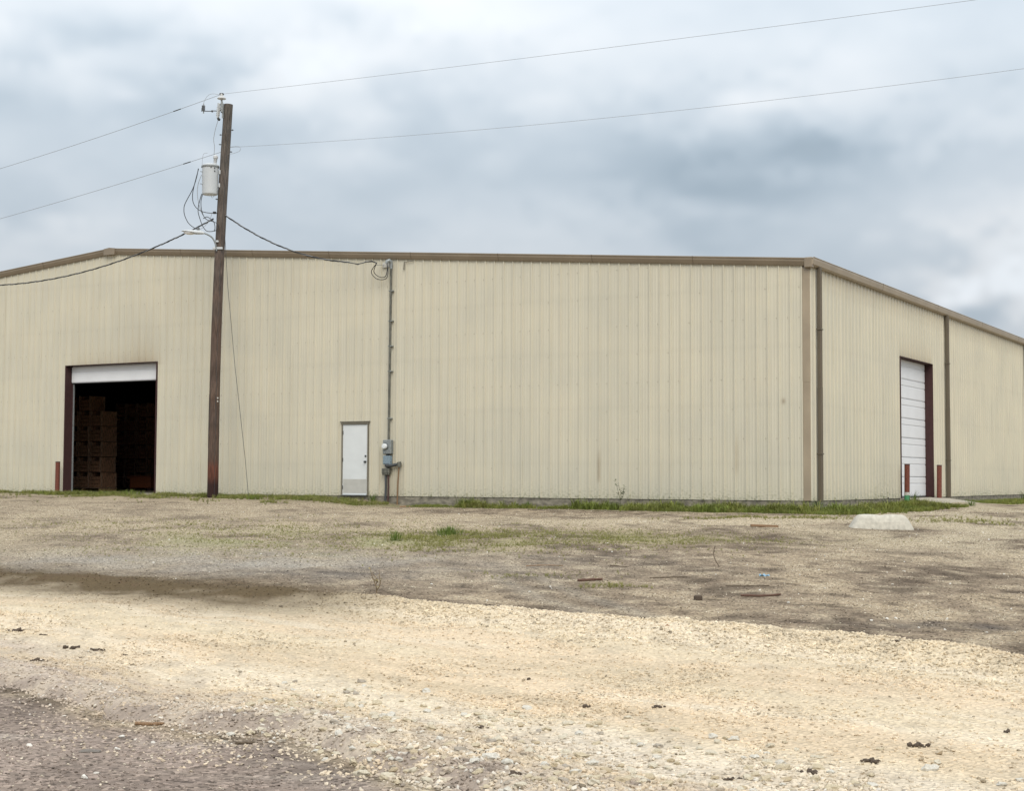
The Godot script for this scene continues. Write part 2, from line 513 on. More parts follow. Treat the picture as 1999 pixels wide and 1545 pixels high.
# base colour of the bare yard, with a made-up shadow band painted in on the left
func yard_colour(x: float, d: float) -> Vector3:
	var l := local(x, -d)
	var a := n_mid.get_noise_2d(x * 0.9, d * 0.55)
	var b := n_big.get_noise_2d(x * 1.6 + 50.0, d * 1.1)
	var f := n_fine.get_noise_2d(x * 1.5, d * 0.8)
	var g := n_fine.get_noise_2d(x * 0.45 + 80.0, d * 0.30)
	var h := n_fine.get_noise_2d(x * 0.9 - 30.0, d * 0.62 + 9.0)
	var c := Vector3(0.268, 0.216, 0.158)
	c = mixv(c, Vector3(0.42, 0.345, 0.245), 0.8 * smoothstep(-0.05, 0.55, a + 0.5 * b + 0.45 * g))
	c = mixv(c, Vector3(0.142, 0.112, 0.084), 0.85 * smoothstep(0.08, 0.5, -a + 0.55 * g + 0.4 * f))
	c = mixv(c, Vector3(0.46, 0.39, 0.285), 0.7 * smoothstep(0.14, 0.42, h))
	c = mixv(c, Vector3(0.100, 0.078, 0.058), 0.75 * smoothstep(0.24, 0.46, -h))
	# the yard left of the doors is lighter and browner
	c = mixv(c, Vector3(0.40, 0.34, 0.25), 0.8 * smoothstep(1.5, -6.0, x) * smoothstep(18.0, 23.0, d) * (0.75 + 0.8 * a + 0.5 * g))
	c = mixv(c, Vector3(0.35, 0.325, 0.285), 0.75 * (0.9 + g) * blob(x, d, -4.0, 20.8, 4.0, 2.6))
	# pale gravel before the wall and on the right
	c = mixv(c, Vector3(0.50, 0.43, 0.31), 0.9 * smoothstep(-0.3, 0.25, a + 0.5 * f + 0.35) * blob(x, d, 3.5, 32.5, 5.5, 2.6))
	c = mixv(c, Vector3(0.47, 0.41, 0.30), 0.85 * smoothstep(-0.35, 0.4, a + 0.4 * f + 0.2) * smoothstep(4.0, 8.5, x - 0.06 * (d - 30.0)) * smoothstep(19.0, 26.0, d))
	c = mixv(c, Vector3(0.44, 0.37, 0.26), 0.7 * smoothstep(-0.3, 0.3, a) * blob(x, d, -7.0, 31.0, 6.0, 5.0))
	# thin grass showing through
	c = mixv(c, Vector3(0.245, 0.235, 0.105), 0.85 * smoothstep(-0.25, 0.35, a + f * 0.6 + 0.15) * blob(x, d, 0.6, 26.8, 3.6, 1.7))
	c = mixv(c, Vector3(0.28, 0.285, 0.15), 0.75 * smoothstep(-0.2, 0.4, a + f * 0.5) * blob(x, d, -3.5, 25.5, 3.0, 2.5))
	c = mixv(c, Vector3(0.17, 0.175, 0.08), 0.7 * smoothstep(-0.4, 0.3, a + f) * smoothstep(3.6, 0.8, l.y) * smoothstep(0.5, -1.0, l.x))
	# shadow band painted in by the far edge of the road on the left, a damp patch on the right
	var far := along(EDGE_FAR, x)
	c = mixv(c, Vector3(0.110, 0.080, 0.046), shadow_band(x, d))
	c = mixv(c, Vector3(0.085, 0.075, 0.072), 0.9 * blob(x, d, 3.95, 13.8, 0.75, 0.32) * (0.75 + f))
	c = mixv(c, Vector3(0.11, 0.095, 0.085), 0.8 * blob(x, d, -2.3, 19.2, 1.4, 0.5) * (0.6 + f))
	# faint wheel marks curving in from the right
	for k in 2:
		var curve := -0.15 + 0.5 * k + (d - 15.0) * -0.35 + 0.03 * pow(d - 15.0, 2.0)
		c = mixv(c, Vector3(0.34, 0.31, 0.255), 0.45 * exp(-pow((x - curve - 0.9) / 0.12, 2.0)) * smoothstep(20.0, 18.5, d) * smoothstep(14.0, 15.0, d))
	# near side of the road
	var near := smoothstep(0.0, 0.35, road_near(x) - d)
	c = mixv(c, Vector3(0.285, 0.233, 0.198) * (1.0 + 0.35 * a + 0.35 * g), near)
	c = mixv(c, Vector3(0.47, 0.415, 0.36), near * 0.75 * smoothstep(0.15, 0.55, n_mid.get_noise_2d(x * 0.8 + 9.0, d * 2.2)))
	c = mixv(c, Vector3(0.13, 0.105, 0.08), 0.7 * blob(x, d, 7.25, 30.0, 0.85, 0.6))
	return c * 0.84


# 0 to 1: a made-up shadow band painted into the colours along the far left road edge
func shadow_band(x: float, d: float) -> float:
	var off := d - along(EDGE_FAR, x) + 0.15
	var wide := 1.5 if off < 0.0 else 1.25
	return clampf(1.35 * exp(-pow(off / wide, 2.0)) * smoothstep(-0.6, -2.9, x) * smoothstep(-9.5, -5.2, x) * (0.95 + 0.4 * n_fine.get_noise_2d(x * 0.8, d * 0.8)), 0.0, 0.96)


func road_colour(x: float, d: float, w: float) -> Vector3:
	var a := n_mid.get_noise_2d(x * 0.8 + d * 0.3, d * 0.9)
	var f := n_fine.get_noise_2d(x * 1.2, d)
	var c := Vector3(0.60, 0.508, 0.368)
	c = mixv(c, Vector3(0.625, 0.510, 0.366), smoothstep(-0.2, 0.35, a + 0.9 * exp(-pow((w - 0.66) / 0.09, 2.0)) + 0.8 * exp(-pow((w - 0.38) / 0.10, 2.0)) - 0.35))
	c = mixv(c, Vector3(0.60, 0.54, 0.455), smoothstep(0.30, 0.06, w + 0.3 * a) * smoothstep(-2.6, -0.6, x) * 0.75)
	c = mixv(c, Vector3(0.47, 0.40, 0.345), smoothstep(0.34, 0.06, w + 0.2 * a) * smoothstep(-0.8, -2.4, x) * 0.85)
	# packed wheel tracks: long bands that run with the road
	var band := n_mid.get_noise_2d(x * 0.30 + 12.0, w * 11.0) + 0.5 * n_fine.get_noise_2d(x * 0.22, w * 13.0)
	c = mixv(c, Vector3(0.52, 0.425, 0.30), 0.75 * smoothstep(0.08, 0.5, band))
	c = mixv(c, Vector3(0.66, 0.575, 0.445), 0.8 * smoothstep(0.05, 0.45, -band))
	c = mixv(c, Vector3(0.48, 0.41, 0.305), 0.6 * smoothstep(0.08, 0.5, f - 0.2 * a))
	c = mixv(c, Vector3(0.42, 0.36, 0.30), 0.6 * smoothstep(0.05, 0.5, f) * smoothstep(0.4, 0.1, w))
	c = mixv(c, Vector3(0.30, 0.25, 0.21), smoothstep(0.12, 0.0, w + 0.15 * f))
	c = mixv(c, Vector3(0.44, 0.385, 0.29), 0.7 * smoothstep(0.5, 0.95, w) * smoothstep(-0.6, -3.0, x))
	c = mixv(c, Vector3(0.095, 0.068, 0.038), shadow_band(x, d))  # the painted shadow band carried on over the road
	return c


func _ready() -> void:
	# ---------------------------------------------------------------- camera, sky, sun, exposure
	var cam := Camera3D.new()
	cam.name = "camera"
	cam.fov = 29.27
	cam.near = 0.1
	cam.far = 3000.0
	cam.transform = Transform3D(Basis(Vector3.RIGHT, deg_to_rad(3.151)) * Basis(Vector3.BACK, deg_to_rad(0.246)), Vector3(0, 1.6, 0))
	add_child(cam)
	cam.current = true
	rng.seed = 4711
	n_fine = noise(1, 1.9, 3)
	n_mid = noise(2, 0.42, 4)
	n_big = noise(3, 0.06, 3)
	n_sky = noise(21, 1.0, 6)
	var we := WorldEnvironment.new()
	we.name = "world_environment"
	var env := Environment.new()
	env.background_mode = Environment.BG_SKY
	env.sky = Sky.new()
	var pan := PanoramaSkyMaterial.new()
	pan.panorama = overcast()
	env.sky.sky_material = pan
	env.sky_rotation = Vector3(0, PI, 0)   # puts the panorama's seam behind the camera
	env.background_energy_multiplier = 1.0
	env.tonemap_mode = Environment.TONE_MAPPER_LINEAR
	env.tonemap_exposure = 1.5
	env.sdfgi_enabled = true
	env.ssao_enabled = true
	env.ssil_enabled = true
	we.environment = env
	add_child(we)
	var sun := DirectionalLight3D.new()
	sun.name = "sun"
	sun.light_energy = 0.5
	sun.light_color = Color(1.0, 0.965, 0.91)
	sun.light_angular_distance = 40.0
	sun.shadow_enabled = true
	add_child(sun)
	sun.look_at_from_position(Vector3(3.2, 20, 21), Vector3.ZERO)
	# ---------------------------------------------------------------- the place
	var turn := Basis(Vector3.UP, deg_to_rad(WALL_TURN))
	ex = turn.x
	ez = turn.z
	make_materials()
	build_ground()
	build_road()
	build_warehouse()
	build_ramp()
	build_service()
	build_bollards()
	build_stores()
	build_pole()
	build_wires()
	build_block()
	build_debris()
	build_stones()
	build_plants()


# ------------------------------------------------------------------ sky: a bright broken overcast
func sky_at(dir: Vector3) -> Color:
	var az := rad_to_deg(atan2(dir.x, -dir.z))
	var el := rad_to_deg(asin(clampf(dir.y, -1, 1)))
	var p := Vector3(dir.x, dir.y * 2.2, dir.z)
	var warp := n_sky.get_noise_3dv(p * 2.2 + Vector3(9, 0, 3)) * 0.35
	var big := n_sky.get_noise_3dv(p * 3.4 + Vector3(warp, warp, 0) + Vector3(2.7, 1.1, 5.3))
	var fine := n_sky.get_noise_3dv(p * 9.0 + Vector3(-warp * 2.0, 4.0, warp))
	var soft := 1.0 + 2.6 * maxf(0.0, dir.y)
	var wisp := n_sky.get_noise_3dv(p * 21.0 + Vector3(fine, 2.0, -fine))
	var c := 0.538 + 0.115 * big + 0.05 * fine + 0.018 * wisp
	# the heavy grey bank over the right half of the roof, lighter cloud round it
	var e := el + fine * 2.6 + wisp * 0.5
	var x := az + fine * 6.0 + wisp * 1.2
	c -= 0.185 * blob(x, e, 7.6, 11.0, 6.8, 2.2) + 0.045 * blob(x, e, -13.0, 11.8, 6.0, 2.4) + 0.05 * blob(x, e, 13.0, 12.5, 5.0, 1.6)
	c += 0.135 * blob(x, e, -3.0, 17.5, 12.0, 3.4) + 0.13 * blob(x, e, -19.5, 8.4, 3.2, 1.5) + 0.10 * blob(x, e, -17.0, 16.6, 6.0, 2.2) + 0.25 * blob(x, e, 17.8, 6.8, 2.4, 1.7) + 0.07 * blob(x, e, 15.5, 9.2, 3.5, 1.3) + 0.05 * blob(x, e, 12.0, 15.0, 6.0, 1.6)
	c += 0.055 * blob(x, e, -5.0, 8.6, 7.0, 1.5)
	c = clampf(c, 0.34, 0.80)
	var t := clampf((c - 0.38) / 0.28, 0.0, 1.0)
	var tintc := Vector3(0.825, 1.01, 1.185).lerp(Vector3(0.945, 1.005, 1.065), t)
	tintc = tintc.lerp(Vector3(0.98, 1.0, 1.02), smoothstep(22.0, 50.0, el) * 0.8)
	var lum := c * soft * 0.55
	return Color(lum * tintc.x, lum * tintc.y, lum * tintc.z)


func overcast() -> ImageTexture:
	var w := 1024
	var h := 512
	var im := Image.create(w, h, false, Image.FORMAT_RGBF)
	for y in h:
		var el := (0.5 - (y + 0.5) / h) * PI
		for x in w:
			if y > h / 2 + 4:
				im.set_pixel(x, y, Color(0.3, 0.28, 0.24))
				continue
			var az := ((x + 0.5) / w - 0.5) * TAU
			im.set_pixel(x, y, sky_at(Vector3(sin(az) * cos(el), sin(el), -cos(az) * cos(el))))
	im.resize(w * 3, h * 3, Image.INTERPOLATE_CUBIC)
	return ImageTexture.create_from_image(im)


# ------------------------------------------------------------------ ground
func grid_mesh(cols: PackedFloat32Array, rows: PackedFloat32Array, at: Callable, col: Callable) -> ArrayMesh:
	var v := PackedVector3Array()
	var n := PackedVector3Array()
	var c := PackedColorArray()
	var idx := PackedInt32Array()
	var w := cols.size()
	for j in rows.size():
		for i in w:
			v.append(at.call(cols[i], rows[j]))
			c.append(col.call(cols[i], rows[j]))
	n.resize(v.size())
	for j in rows.size():
		for i in w:
			var l := v[j * w + maxi(i - 1, 0)]
			var r := v[j * w + mini(i + 1, w - 1)]
			var d := v[maxi(j - 1, 0) * w + i]
			var u := v[mini(j + 1, rows.size() - 1) * w + i]
			var g := (r - l).cross(u - d)
			n[j * w + i] = (g if g.y > 0.0 else -g).normalized()
	for j in rows.size() - 1:
		for i in w - 1:
			var a := j * w + i
			idx.append_array([a, a + w, a + 1, a + 1, a + w, a + w + 1])
	var arr := []
	arr.resize(Mesh.ARRAY_MAX)
	arr[Mesh.ARRAY_VERTEX] = v
	arr[Mesh.ARRAY_NORMAL] = n
	arr[Mesh.ARRAY_COLOR] = c
	arr[Mesh.ARRAY_INDEX] = idx
	var m := ArrayMesh.new()
	m.add_surface_from_arrays(Mesh.PRIMITIVE_TRIANGLES, arr)
	return m


func build_ground() -> void:
	M.dirt = ground_material(41, 768, 2.3, false)
	var cols := PackedFloat32Array([-900, -300, -120, -60, -40, -32])
	for i in 361:
		cols.append(-25.2 + i * 0.14)
	cols.append_array([32, 40, 60, 120, 300, 900])
	var rows := PackedFloat32Array([-600, -200, -60, -20, -5, 2, 4, 5])
	var d := 5.4
	while d < 62.0:
		rows.append(d)
		d += 0.045 + 0.0045 * d
	rows.append_array([70, 85, 110, 160, 300, 600, 1500])
	var m := grid_mesh(cols, rows, func(x, r): return Vector3(x, ground_y(x, -r) - (0.035 if road_across(x, r) > 0.02 and road_across(x, r) < 0.98 and absf(x) < 30.0 else 0.0), -r), func(x, r):
		var k := yard_colour(x, r) / 0.62
		return Color(minf(k.x, 1), minf(k.y, 1), minf(k.z, 1)))
	tag(obj("ground", m, M.dirt), "grey brown dirt yard sloping gently up to the warehouse", "ground", "", "structure")


func build_road() -> void:
	M.gravel = ground_material(51, 768, 1.9, true)
	var cols := PackedFloat32Array([-40, -34, -28, -22, -18])
	for i in 420:
		cols.append(-14.0 + i * 0.055)
	cols.append_array([10, 12, 15, 20])
	var rows := PackedFloat32Array()
	for j in 111:
		rows.append(j / 110.0)
	var m := grid_mesh(cols, rows, func(x, w):
		var d := lerpf(road_near(x), road_far(x), w)
		return Vector3(x, ground_y(x, -d) + road_lift(x, w) + 0.006 * n_fine.get_noise_2d(x * 4.0, d * 4.0), -d), func(x, w):
		var d := lerpf(road_near(x), road_far(x), w)
		var k := road_colour(x, d, w) / 0.80
		return Color(minf(k.x, 1), minf(k.y, 1), minf(k.z, 1)))
	tag(obj("gravel_road", m, M.gravel), "pale crushed limestone road crossing the yard diagonally", "road", "", "structure")


# ------------------------------------------------------------------ the warehouse
func roof_line(u: float) -> float:   # u: metres left of the right front corner
	return EAVE + PITCH * minf(u, WIDE - u)


# one sheet of ribbed cladding; place turns (along, up, out) into the building's own axes
func cladding(u0: float, u1: float, holes: Array, top: Callable, place: Callable, metres: float, high: float, sd: int) -> Shape:
	var s := Shape.new()
	var marks := []
	var k := 0
	var u := u0
	var prof := [[0.0, 0.0], [0.014, 0.032], [0.040, 0.032], [0.056, 0.0], [0.128, 0.0], [0.136, 0.005], [0.154, 0.005], [0.162, 0.0], [0.214, 0.0], [0.222, 0.005], [0.240, 0.005], [0.248, 0.0]]
	while u < u1 - 0.01:
		for q in prof:
			if u + q[0] <= u1 + 1e-4:
				marks.append(Vector2(u + q[0], q[1]))
		k += 1
		u = u0 + k * RIB
	if marks[-1].x < u1 - 1e-3:
		marks.append(Vector2(u1, 0.0))
	for hole in holes:
		for e in [hole.x, hole.y]:
			if e > u0 + 0.002 and e < u1 - 0.002:
				for i in marks.size() - 1:
					if marks[i].x < e and marks[i + 1].x > e:
						var t: float = (e - marks[i].x) / (marks[i + 1].x - marks[i].x)
						marks.insert(i + 1, Vector2(e, lerpf(marks[i].y, marks[i + 1].y, t)))
						break
	var rows := [0.0, 0.5, 0.95, 1.7, 2.47, 3.2, 3.99, 4.7, 5.5, 6.2, 7.03, 7.7]
	for i in marks.size() - 1:
		var a: Vector2 = marks[i]
		var b: Vector2 = marks[i + 1]
		if b.x - a.x < 1e-4:
			continue
		var base := 0.0
		for hole in holes:
			if (a.x + b.x) * 0.5 > hole.x and (a.x + b.x) * 0.5 < hole.y:
				base = hole.z
		var ta: float = top.call(a.x)
		var tb: float = top.call(b.x)
		var levels := [base]
		for r in rows:
			if r > base + 0.1 and r < minf(ta, tb) - 0.1:
				levels.append(r)
		levels.append(99.0)
		for j in levels.size() - 1:
			var q := []
			for e in [[a, levels[j]], [b, levels[j]], [b, levels[j + 1]], [a, levels[j + 1]]]:
				var y: float = e[1]
				if y > 90.0:
					y = ta if e[0] == a else tb
				var bulge := 0.004 * n_fine.get_noise_2d(e[0].x * 0.35 + sd, y * 0.55)
				q.append([place.call(e[0].x, y, e[0].y + bulge), Vector2(e[0].x / metres, 1.0 - y / high)])
			var g: Vector3 = (q[2][0] - q[0][0]).cross(q[1][0] - q[0][0]).normalized()
			var outward: Vector3 = place.call(0.0, 0.0, 1.0) - place.call(0.0, 0.0, 0.0)
			if g.dot(outward) < 0.0:
				g = -g
			s.smooth_tri([q[0][0], q[1][0], q[2][0]], [g, g, g], null, [q[0][1], q[1][1], q[2][1]])
			s.smooth_tri([q[0][0], q[2][0], q[3][0]], [g, g, g], null, [q[0][1], q[2][1], q[3][1]])
	return s


func door_section(wide: float, high: float) -> Shape:
	var s := Shape.new()
	# two raised bands with a groove, 4 cm thick; origin at the bottom middle of the outer face
	s.box(Vector3(0, high * 0.5, -0.028), Vector3(wide, high - 0.006, 0.036), 0.0)
	s.box(Vector3(0, high * 0.325 + 0.004, -0.004), Vector3(wide, high * 0.65 - 0.034, 0.018), 0.006)
	s.box(Vector3(0, high * 0.83, -0.004), Vector3(wide, high * 0.34 - 0.030, 0.018), 0.006)
	return s


func build_warehouse() -> void:
	var w := thing("warehouse", "long beige ribbed metal warehouse with brown roof trim and two tall doors", "warehouse", CORNER, WALL_TURN)
	var front := func(u: float, y: float, o: float) -> Vector3: return Vector3(-u, y, o)
	var side := func(u: float, y: float, o: float) -> Vector3: return Vector3(o, y, -u)
	var front_holes := [Vector3(22.24, 26.40, 4.33), Vector3(13.71, 14.72, 2.20)]
	var side_holes := [Vector3(8.05, 11.72, 4.27)]
	# concrete slab that is floor and foundation at once
	var s := Shape.new()
	s.box(Vector3(-WIDE * 0.5, -0.352, -LONG * 0.5), Vector3(WIDE - 0.03, 0.70, LONG - 0.03), 0.015)
	obj("foundation", s, M.concrete, w)
	# cladding sheets of three ribs each
	var step := RIB * 3.0
	var k := 0
	var u := 0.19
	while u < WIDE - 0.05:
		var e := minf(u + step, WIDE)
		obj("wall_panel", cladding(u, e, front_holes, func(q): return roof_line(q) - 0.10, front, WIDE, 8.4, k), M.front_wall, w)
		u = e
		k += 1
	u = 0.0
	while u < LONG - 0.05:
		var e := minf(u + step, LONG)
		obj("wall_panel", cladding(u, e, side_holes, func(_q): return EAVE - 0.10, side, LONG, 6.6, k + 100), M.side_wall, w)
		u = e
		k += 1
	# walls behind the sheets, open at the doors
	s = Shape.new()
	var stops := [0.10, 13.71, 14.72, 22.24, WIDE * 0.5, 26.40, WIDE - 0.10]
	for i in stops.size() - 1:
		var a: float = stops[i]
		var b: float = stops[i + 1]
		var low := 0.0
		for hole in front_holes:
			if (a + b) * 0.5 > hole.x and (a + b) * 0.5 < hole.y:
				low = hole.z
		s.prism([Vector2(-a, low), Vector2(-b, low), Vector2(-b, roof_line(b) - 0.16), Vector2(-a, roof_line(a) - 0.16)], Vector3(0, 0, -0.012), Vector3(0, 0, -0.21), Vector3.RIGHT, Vector3.UP)
	obj("wall", s, M.lining, w)
	s = Shape.new()
	stops = [0.22, 8.05, 11.72, LONG - 0.22]
	for i in 3:
		var low: float = 4.27 if i == 1 else 0.0
		s.box(Vector3(-0.111, (low + EAVE - 0.16) * 0.5, -(stops[i] + stops[i + 1]) * 0.5), Vector3(0.198, EAVE - 0.16 - low, stops[i + 1] - stops[i]))
	obj("wall", s, M.lining, w)
	s = Shape.new()
	s.box(Vector3(-WIDE + 0.10, (EAVE - 0.16) * 0.5, -LONG * 0.5), Vector3(0.2, EAVE - 0.16, LONG - 0.44))
	obj("wall", s, M.lining, w)
	s = Shape.new()
	s.prism([Vector2(-0.1, 0), Vector2(-WIDE + 0.1, 0), Vector2(-WIDE + 0.1, EAVE - 0.16), Vector2(-WIDE * 0.5, roof_line(WIDE * 0.5) - 0.16), Vector2(-0.1, EAVE - 0.16)], Vector3(0, 0, -LONG + 0.21), Vector3(0, 0, -LONG + 0.01), Vector3.RIGHT, Vector3.UP)
	obj("wall", s, M.lining, w)
	# roof
	s = Shape.new()
	for sx in [0.0, 1.0]:
		var a := Vector2(0.02 if sx == 0.0 else -WIDE - 0.02, EAVE)
		var b := Vector2(-WIDE * 0.5, roof_line(WIDE * 0.5))
		s.prism([a + Vector2(0, -0.155), a + Vector2(0, -0.02), b + Vector2(0, -0.02), b + Vector2(0, -0.155)], Vector3(0, 0, -0.002), Vector3(0, 0, -LONG), Vector3.RIGHT, Vector3.UP)
	obj("roof", s, M.roof, w)
	# rake trim in three metre lengths up both slopes of the front
	var rake := [Vector2(0.002, -0.19), Vector2(0.06, -0.19), Vector2(0.075, -0.165), Vector2(0.115, -0.085), Vector2(0.12, -0.03), Vector2(0.135, -0.022), Vector2(0.135, 0.004), Vector2(0.10, 0.012), Vector2(0.002, 0.012)]
	for slope in 2:
		u = 0.02
		var first := true
		while u < WIDE * 0.5 - 0.25:
			var e := minf((0.19 if first else u) + 3.005, WIDE * 0.5 - 0.22)
			first = false
			s = Shape.new()
			var a := Vector3(-u - 0.002, roof_line(u), 0)
			var b := Vector3(-e + 0.002, roof_line(e), 0)
			if slope == 1:
				a.x = -WIDE - a.x
				b.x = -WIDE - b.x
			s.prism(rake, a, b, Vector3.BACK, Vector3.UP)
			obj("rake_trim", s, M.trim, w)
			s = Shape.new()
			var lift := Vector3(0, 0.002, 0.003)
			var back := (a - b).normalized() * 0.016
			if e < WIDE * 0.5 - 0.3:
				s.prism(rake, b + lift, b + lift + back, Vector3.BACK, Vector3.UP)
				obj("seam", s, M.seam, w)
			u = e
	s = Shape.new()
	var ridge := roof_line(WIDE * 0.5)
	s.prism([Vector2(-0.25, -0.215), Vector2(0.25, -0.215), Vector2(0.25, -0.008), Vector2(0, 0.022), Vector2(-0.25, -0.008)], Vector3(-WIDE * 0.5, ridge, 0.004), Vector3(-WIDE * 0.5, ridge, 0.15), Vector3.RIGHT, Vector3.UP)
	obj("peak_box", s, M.trim, w)
	# gutter along the right side in six metre lengths
	var gut := [Vector2(0.002, -0.20), Vector2(0.09, -0.20), Vector2(0.13, -0.16), Vector2(0.15, -0.05), Vector2(0.15, 0.0), Vector2(0.165, 0.012), Vector2(0.15, 0.024), Vector2(0.135, 0.012), Vector2(0.135, -0.03), Vector2(0.002, -0.03)]
	u = -0.13
	while u < LONG:
		var e := minf(u + 6.1, LONG + 0.1)
		s = Shape.new()
		s.prism(gut, Vector3(0, EAVE, -u - 0.002), Vector3(0, EAVE, -e + 0.002), Vector3.RIGHT, Vector3.UP)
		obj("gutter", s, M.gutter, w)
		s = Shape.new()
		s.prism(gut, Vector3(0.003, EAVE + 0.003, -e + 0.012), Vector3(0.003, EAVE + 0.003, -e - 0.012), Vector3.RIGHT, Vector3.UP)
		if e < LONG:
			obj("gutter_seam", s, M.seam, w)
		u = e
	s = Shape.new()
	s.box(Vector3(-0.002, EAVE - 0.112, 0.062), Vector3(0.22, 0.27, 0.15), 0.02)
	obj("corner_cap", s, M.trim, w)
	# brown corner flashing, two lengths lapped at three metres
	for part in 2:
		s = Shape.new()
		var y0 := 0.0 if part == 0 else 3.02
		var y1 := 3.03 if part == 0 else EAVE - 0.24
		var o := 0.0 if part == 0 else 0.004
		s.box(Vector3(-0.095, (y0 + y1) * 0.5, 0.006 + o), Vector3(0.192 + o, y1 - y0, 0.036), 0.006)
		obj("corner_trim", s, M.gutter, w)
	# downspouts on the side wall
	for at in [0.45, 13.38, 25.8, 38.7]:
		var ds := group_node("downspout", w, Vector3(0.10, 0, -at))
		for part in 2:
			s = Shape.new()
			var y0 := -0.03 if part == 0 else 2.9
			var y1 := 2.92 if part == 0 else EAVE - 0.19
			var g := 0.112 if part == 0 else 0.104
			s.box(Vector3(0, (y0 + y1) * 0.5, 0), Vector3(g, y1 - y0, g + 0.01), 0.012)
			for e in [-1, 1]:
				s.box(Vector3(g * 0.5, (y0 + y1) * 0.5, e * 0.03), Vector3(0.01, y1 - y0 - 0.01, 0.02), 0.003)
			obj("pipe", s, M.spout, ds)
		for y in [1.2, 4.4]:
			s = Shape.new()
			s.box(Vector3(0, y, 0), Vector3(0.142, 0.03, 0.155), 0.004)
			obj("strap", s, M.spout, ds)
	# torn strip of trim hanging below the rake, right of the conduit
	s = Shape.new()
	s.box(Vector3(-12.46, 6.83, 0.055), Vector3(0.04, 0.24, 0.012), 0.003, Basis(Vector3.BACK, -0.06))
	s.box(Vector3(-12.28, 6.945, 0.055), Vector3(0.36, 0.016, 0.012), 0.003, Basis(Vector3.BACK, 0.06))
	obj("loose_strip", s, M.frame_grey, w)
	# fasteners
	var mm := MultiMesh.new()
	mm.transform_format = MultiMesh.TRANSFORM_3D
	s = Shape.new()
	s.lathe([Vector2(0.013, 0), Vector2(0.013, 0.004), Vector2(0.007, 0.005), Vector2(0.007, 0.013), Vector2(0.0, 0.013)], 6, Transform3D(Basis(Vector3.RIGHT, PI / 2), Vector3.ZERO))
	mm.mesh = s.mesh()
	var spots: Array[Transform3D] = []
	for r in 10:
		var y := 0.05 + r * 0.775
		for i in 160:
			var q := 0.19 + i * RIB * (1.0 if r % 2 == 0 else 3.0) + 0.10
			if q > WIDE - 0.3 or y > roof_line(q) - 0.3 or rng.randf() < 0.3:
				continue
			if (q > 22.2 and q < 26.45 and y < 4.4) or (q > 13.6 and q < 14.8 and y < 2.3):
				continue
			spots.append(Transform3D(Basis(), Vector3(-q, y, 0.001)))
		for i in 170:
			var q := i * RIB * (1.0 if r % 2 == 0 else 3.0) + 0.10
			if q > LONG - 0.3 or y > EAVE - 0.3 or rng.randf() < 0.3 or (q > 8.0 and q < 11.8 and y < 4.35):
				continue
			spots.append(Transform3D(Basis(Vector3.UP, PI / 2), Vector3(0.001, y, -q)))
	mm.instance_count = spots.size()
	for i in spots.size():
		mm.set_instance_transform(i, spots[i])
	var fm := MultiMeshInstance3D.new()
	fm.name = "wall_screws"
	fm.multimesh = mm
	fm.material_override = M.screw
	fm.set_meta("kind", "stuff")
	w.add_child(fm)
	# ---- tall doorway on the left, its door rolled up
	frame_opening(w, front, 22.24, 26.40, 4.33)
	var door := group_node("overhead_door", w)
	door.set_meta("label", "white sectional door rolled almost fully up")
	for i in 2:
		var q := obj("door_section", door_section(4.08, 0.545), M.door_white, door, Vector3(-24.32, 3.745 + i * 0.555, -0.215))
		if i == 1:
			q.position.y = 3.745 + 0.553
			q.position.z = -0.225
			q.rotation.x = -0.35
	s = Shape.new()
	s.box(Vector3(-24.32, 3.73, -0.24), Vector3(4.06, 0.025, 0.035), 0.006)
	obj("bottom_seal", s, M.black, door)
	for e in [-26.33, -22.31]:
		s = Shape.new()
		s.box(Vector3(e, 2.15, -0.29), Vector3(0.05, 4.3, 0.05), 0.004)
		obj("door_track", s, M.steel, door)
	# ---- tall door on the right side, closed
	frame_opening(w, side, 8.05, 11.72, 4.27)
	door = group_node("overhead_door", w, Vector3(-0.215, 0, -9.885))
	door.rotation.y = PI / 2
	door.set_meta("label", "white sectional door closed down to the ramp")
	for i in 7:
		obj("door_section", door_section(3.60, 0.60), M.door_white, door, Vector3(0, 0.035 + i * 0.603, 0))
	s = Shape.new()
	s.box(Vector3(0, 0.018, -0.025), Vector3(3.6, 0.03, 0.04), 0.006)
	obj("bottom_seal", s, M.black, door)
	# ---- small white door
	s = Shape.new()
	for e in [-14.69, -13.735]:
		s.box(Vector3(e, 1.085, -0.02), Vector3(0.030, 2.17, 0.13), 0.006)
	s.box(Vector3(-14.2125, 2.172, -0.0185), Vector3(1.03, 0.045, 0.134), 0.006)
	s.box(Vector3(-14.21, 2.225, 0.036), Vector3(1.10, 0.03, 0.05), 0.006)
	obj("door_frame", s, M.frame_grey, w)
	var leaf := group_node("door", w, Vector3(-14.2125, 0, 0))
	s = Shape.new()
	s.box(Vector3(0, 1.085, -0.012), Vector3(0.922, 2.115, 0.045), 0.006)
	obj("leaf", s, M.man_white, leaf)
	s = Shape.new()
	s.box(Vector3(0, 0.29, 0.0125), Vector3(0.86, 0.42, 0.004), 0.001)
	obj("kick_plate", s, M.kick, leaf)
	s = Shape.new()
	s.lathe([Vector2(0.034, 0), Vector2(0.034, 0.012), Vector2(0.013, 0.014), Vector2(0.013, 0.034), Vector2(0.03, 0.042), Vector2(0.033, 0.06), Vector2(0.02, 0.072), Vector2(0, 0.073)], 12, Transform3D(Basis(Vector3.RIGHT, PI / 2), Vector3(0.385, 1.02, 0.011)))
	obj("knob", s, M.dark_steel, leaf)
	s = Shape.new()
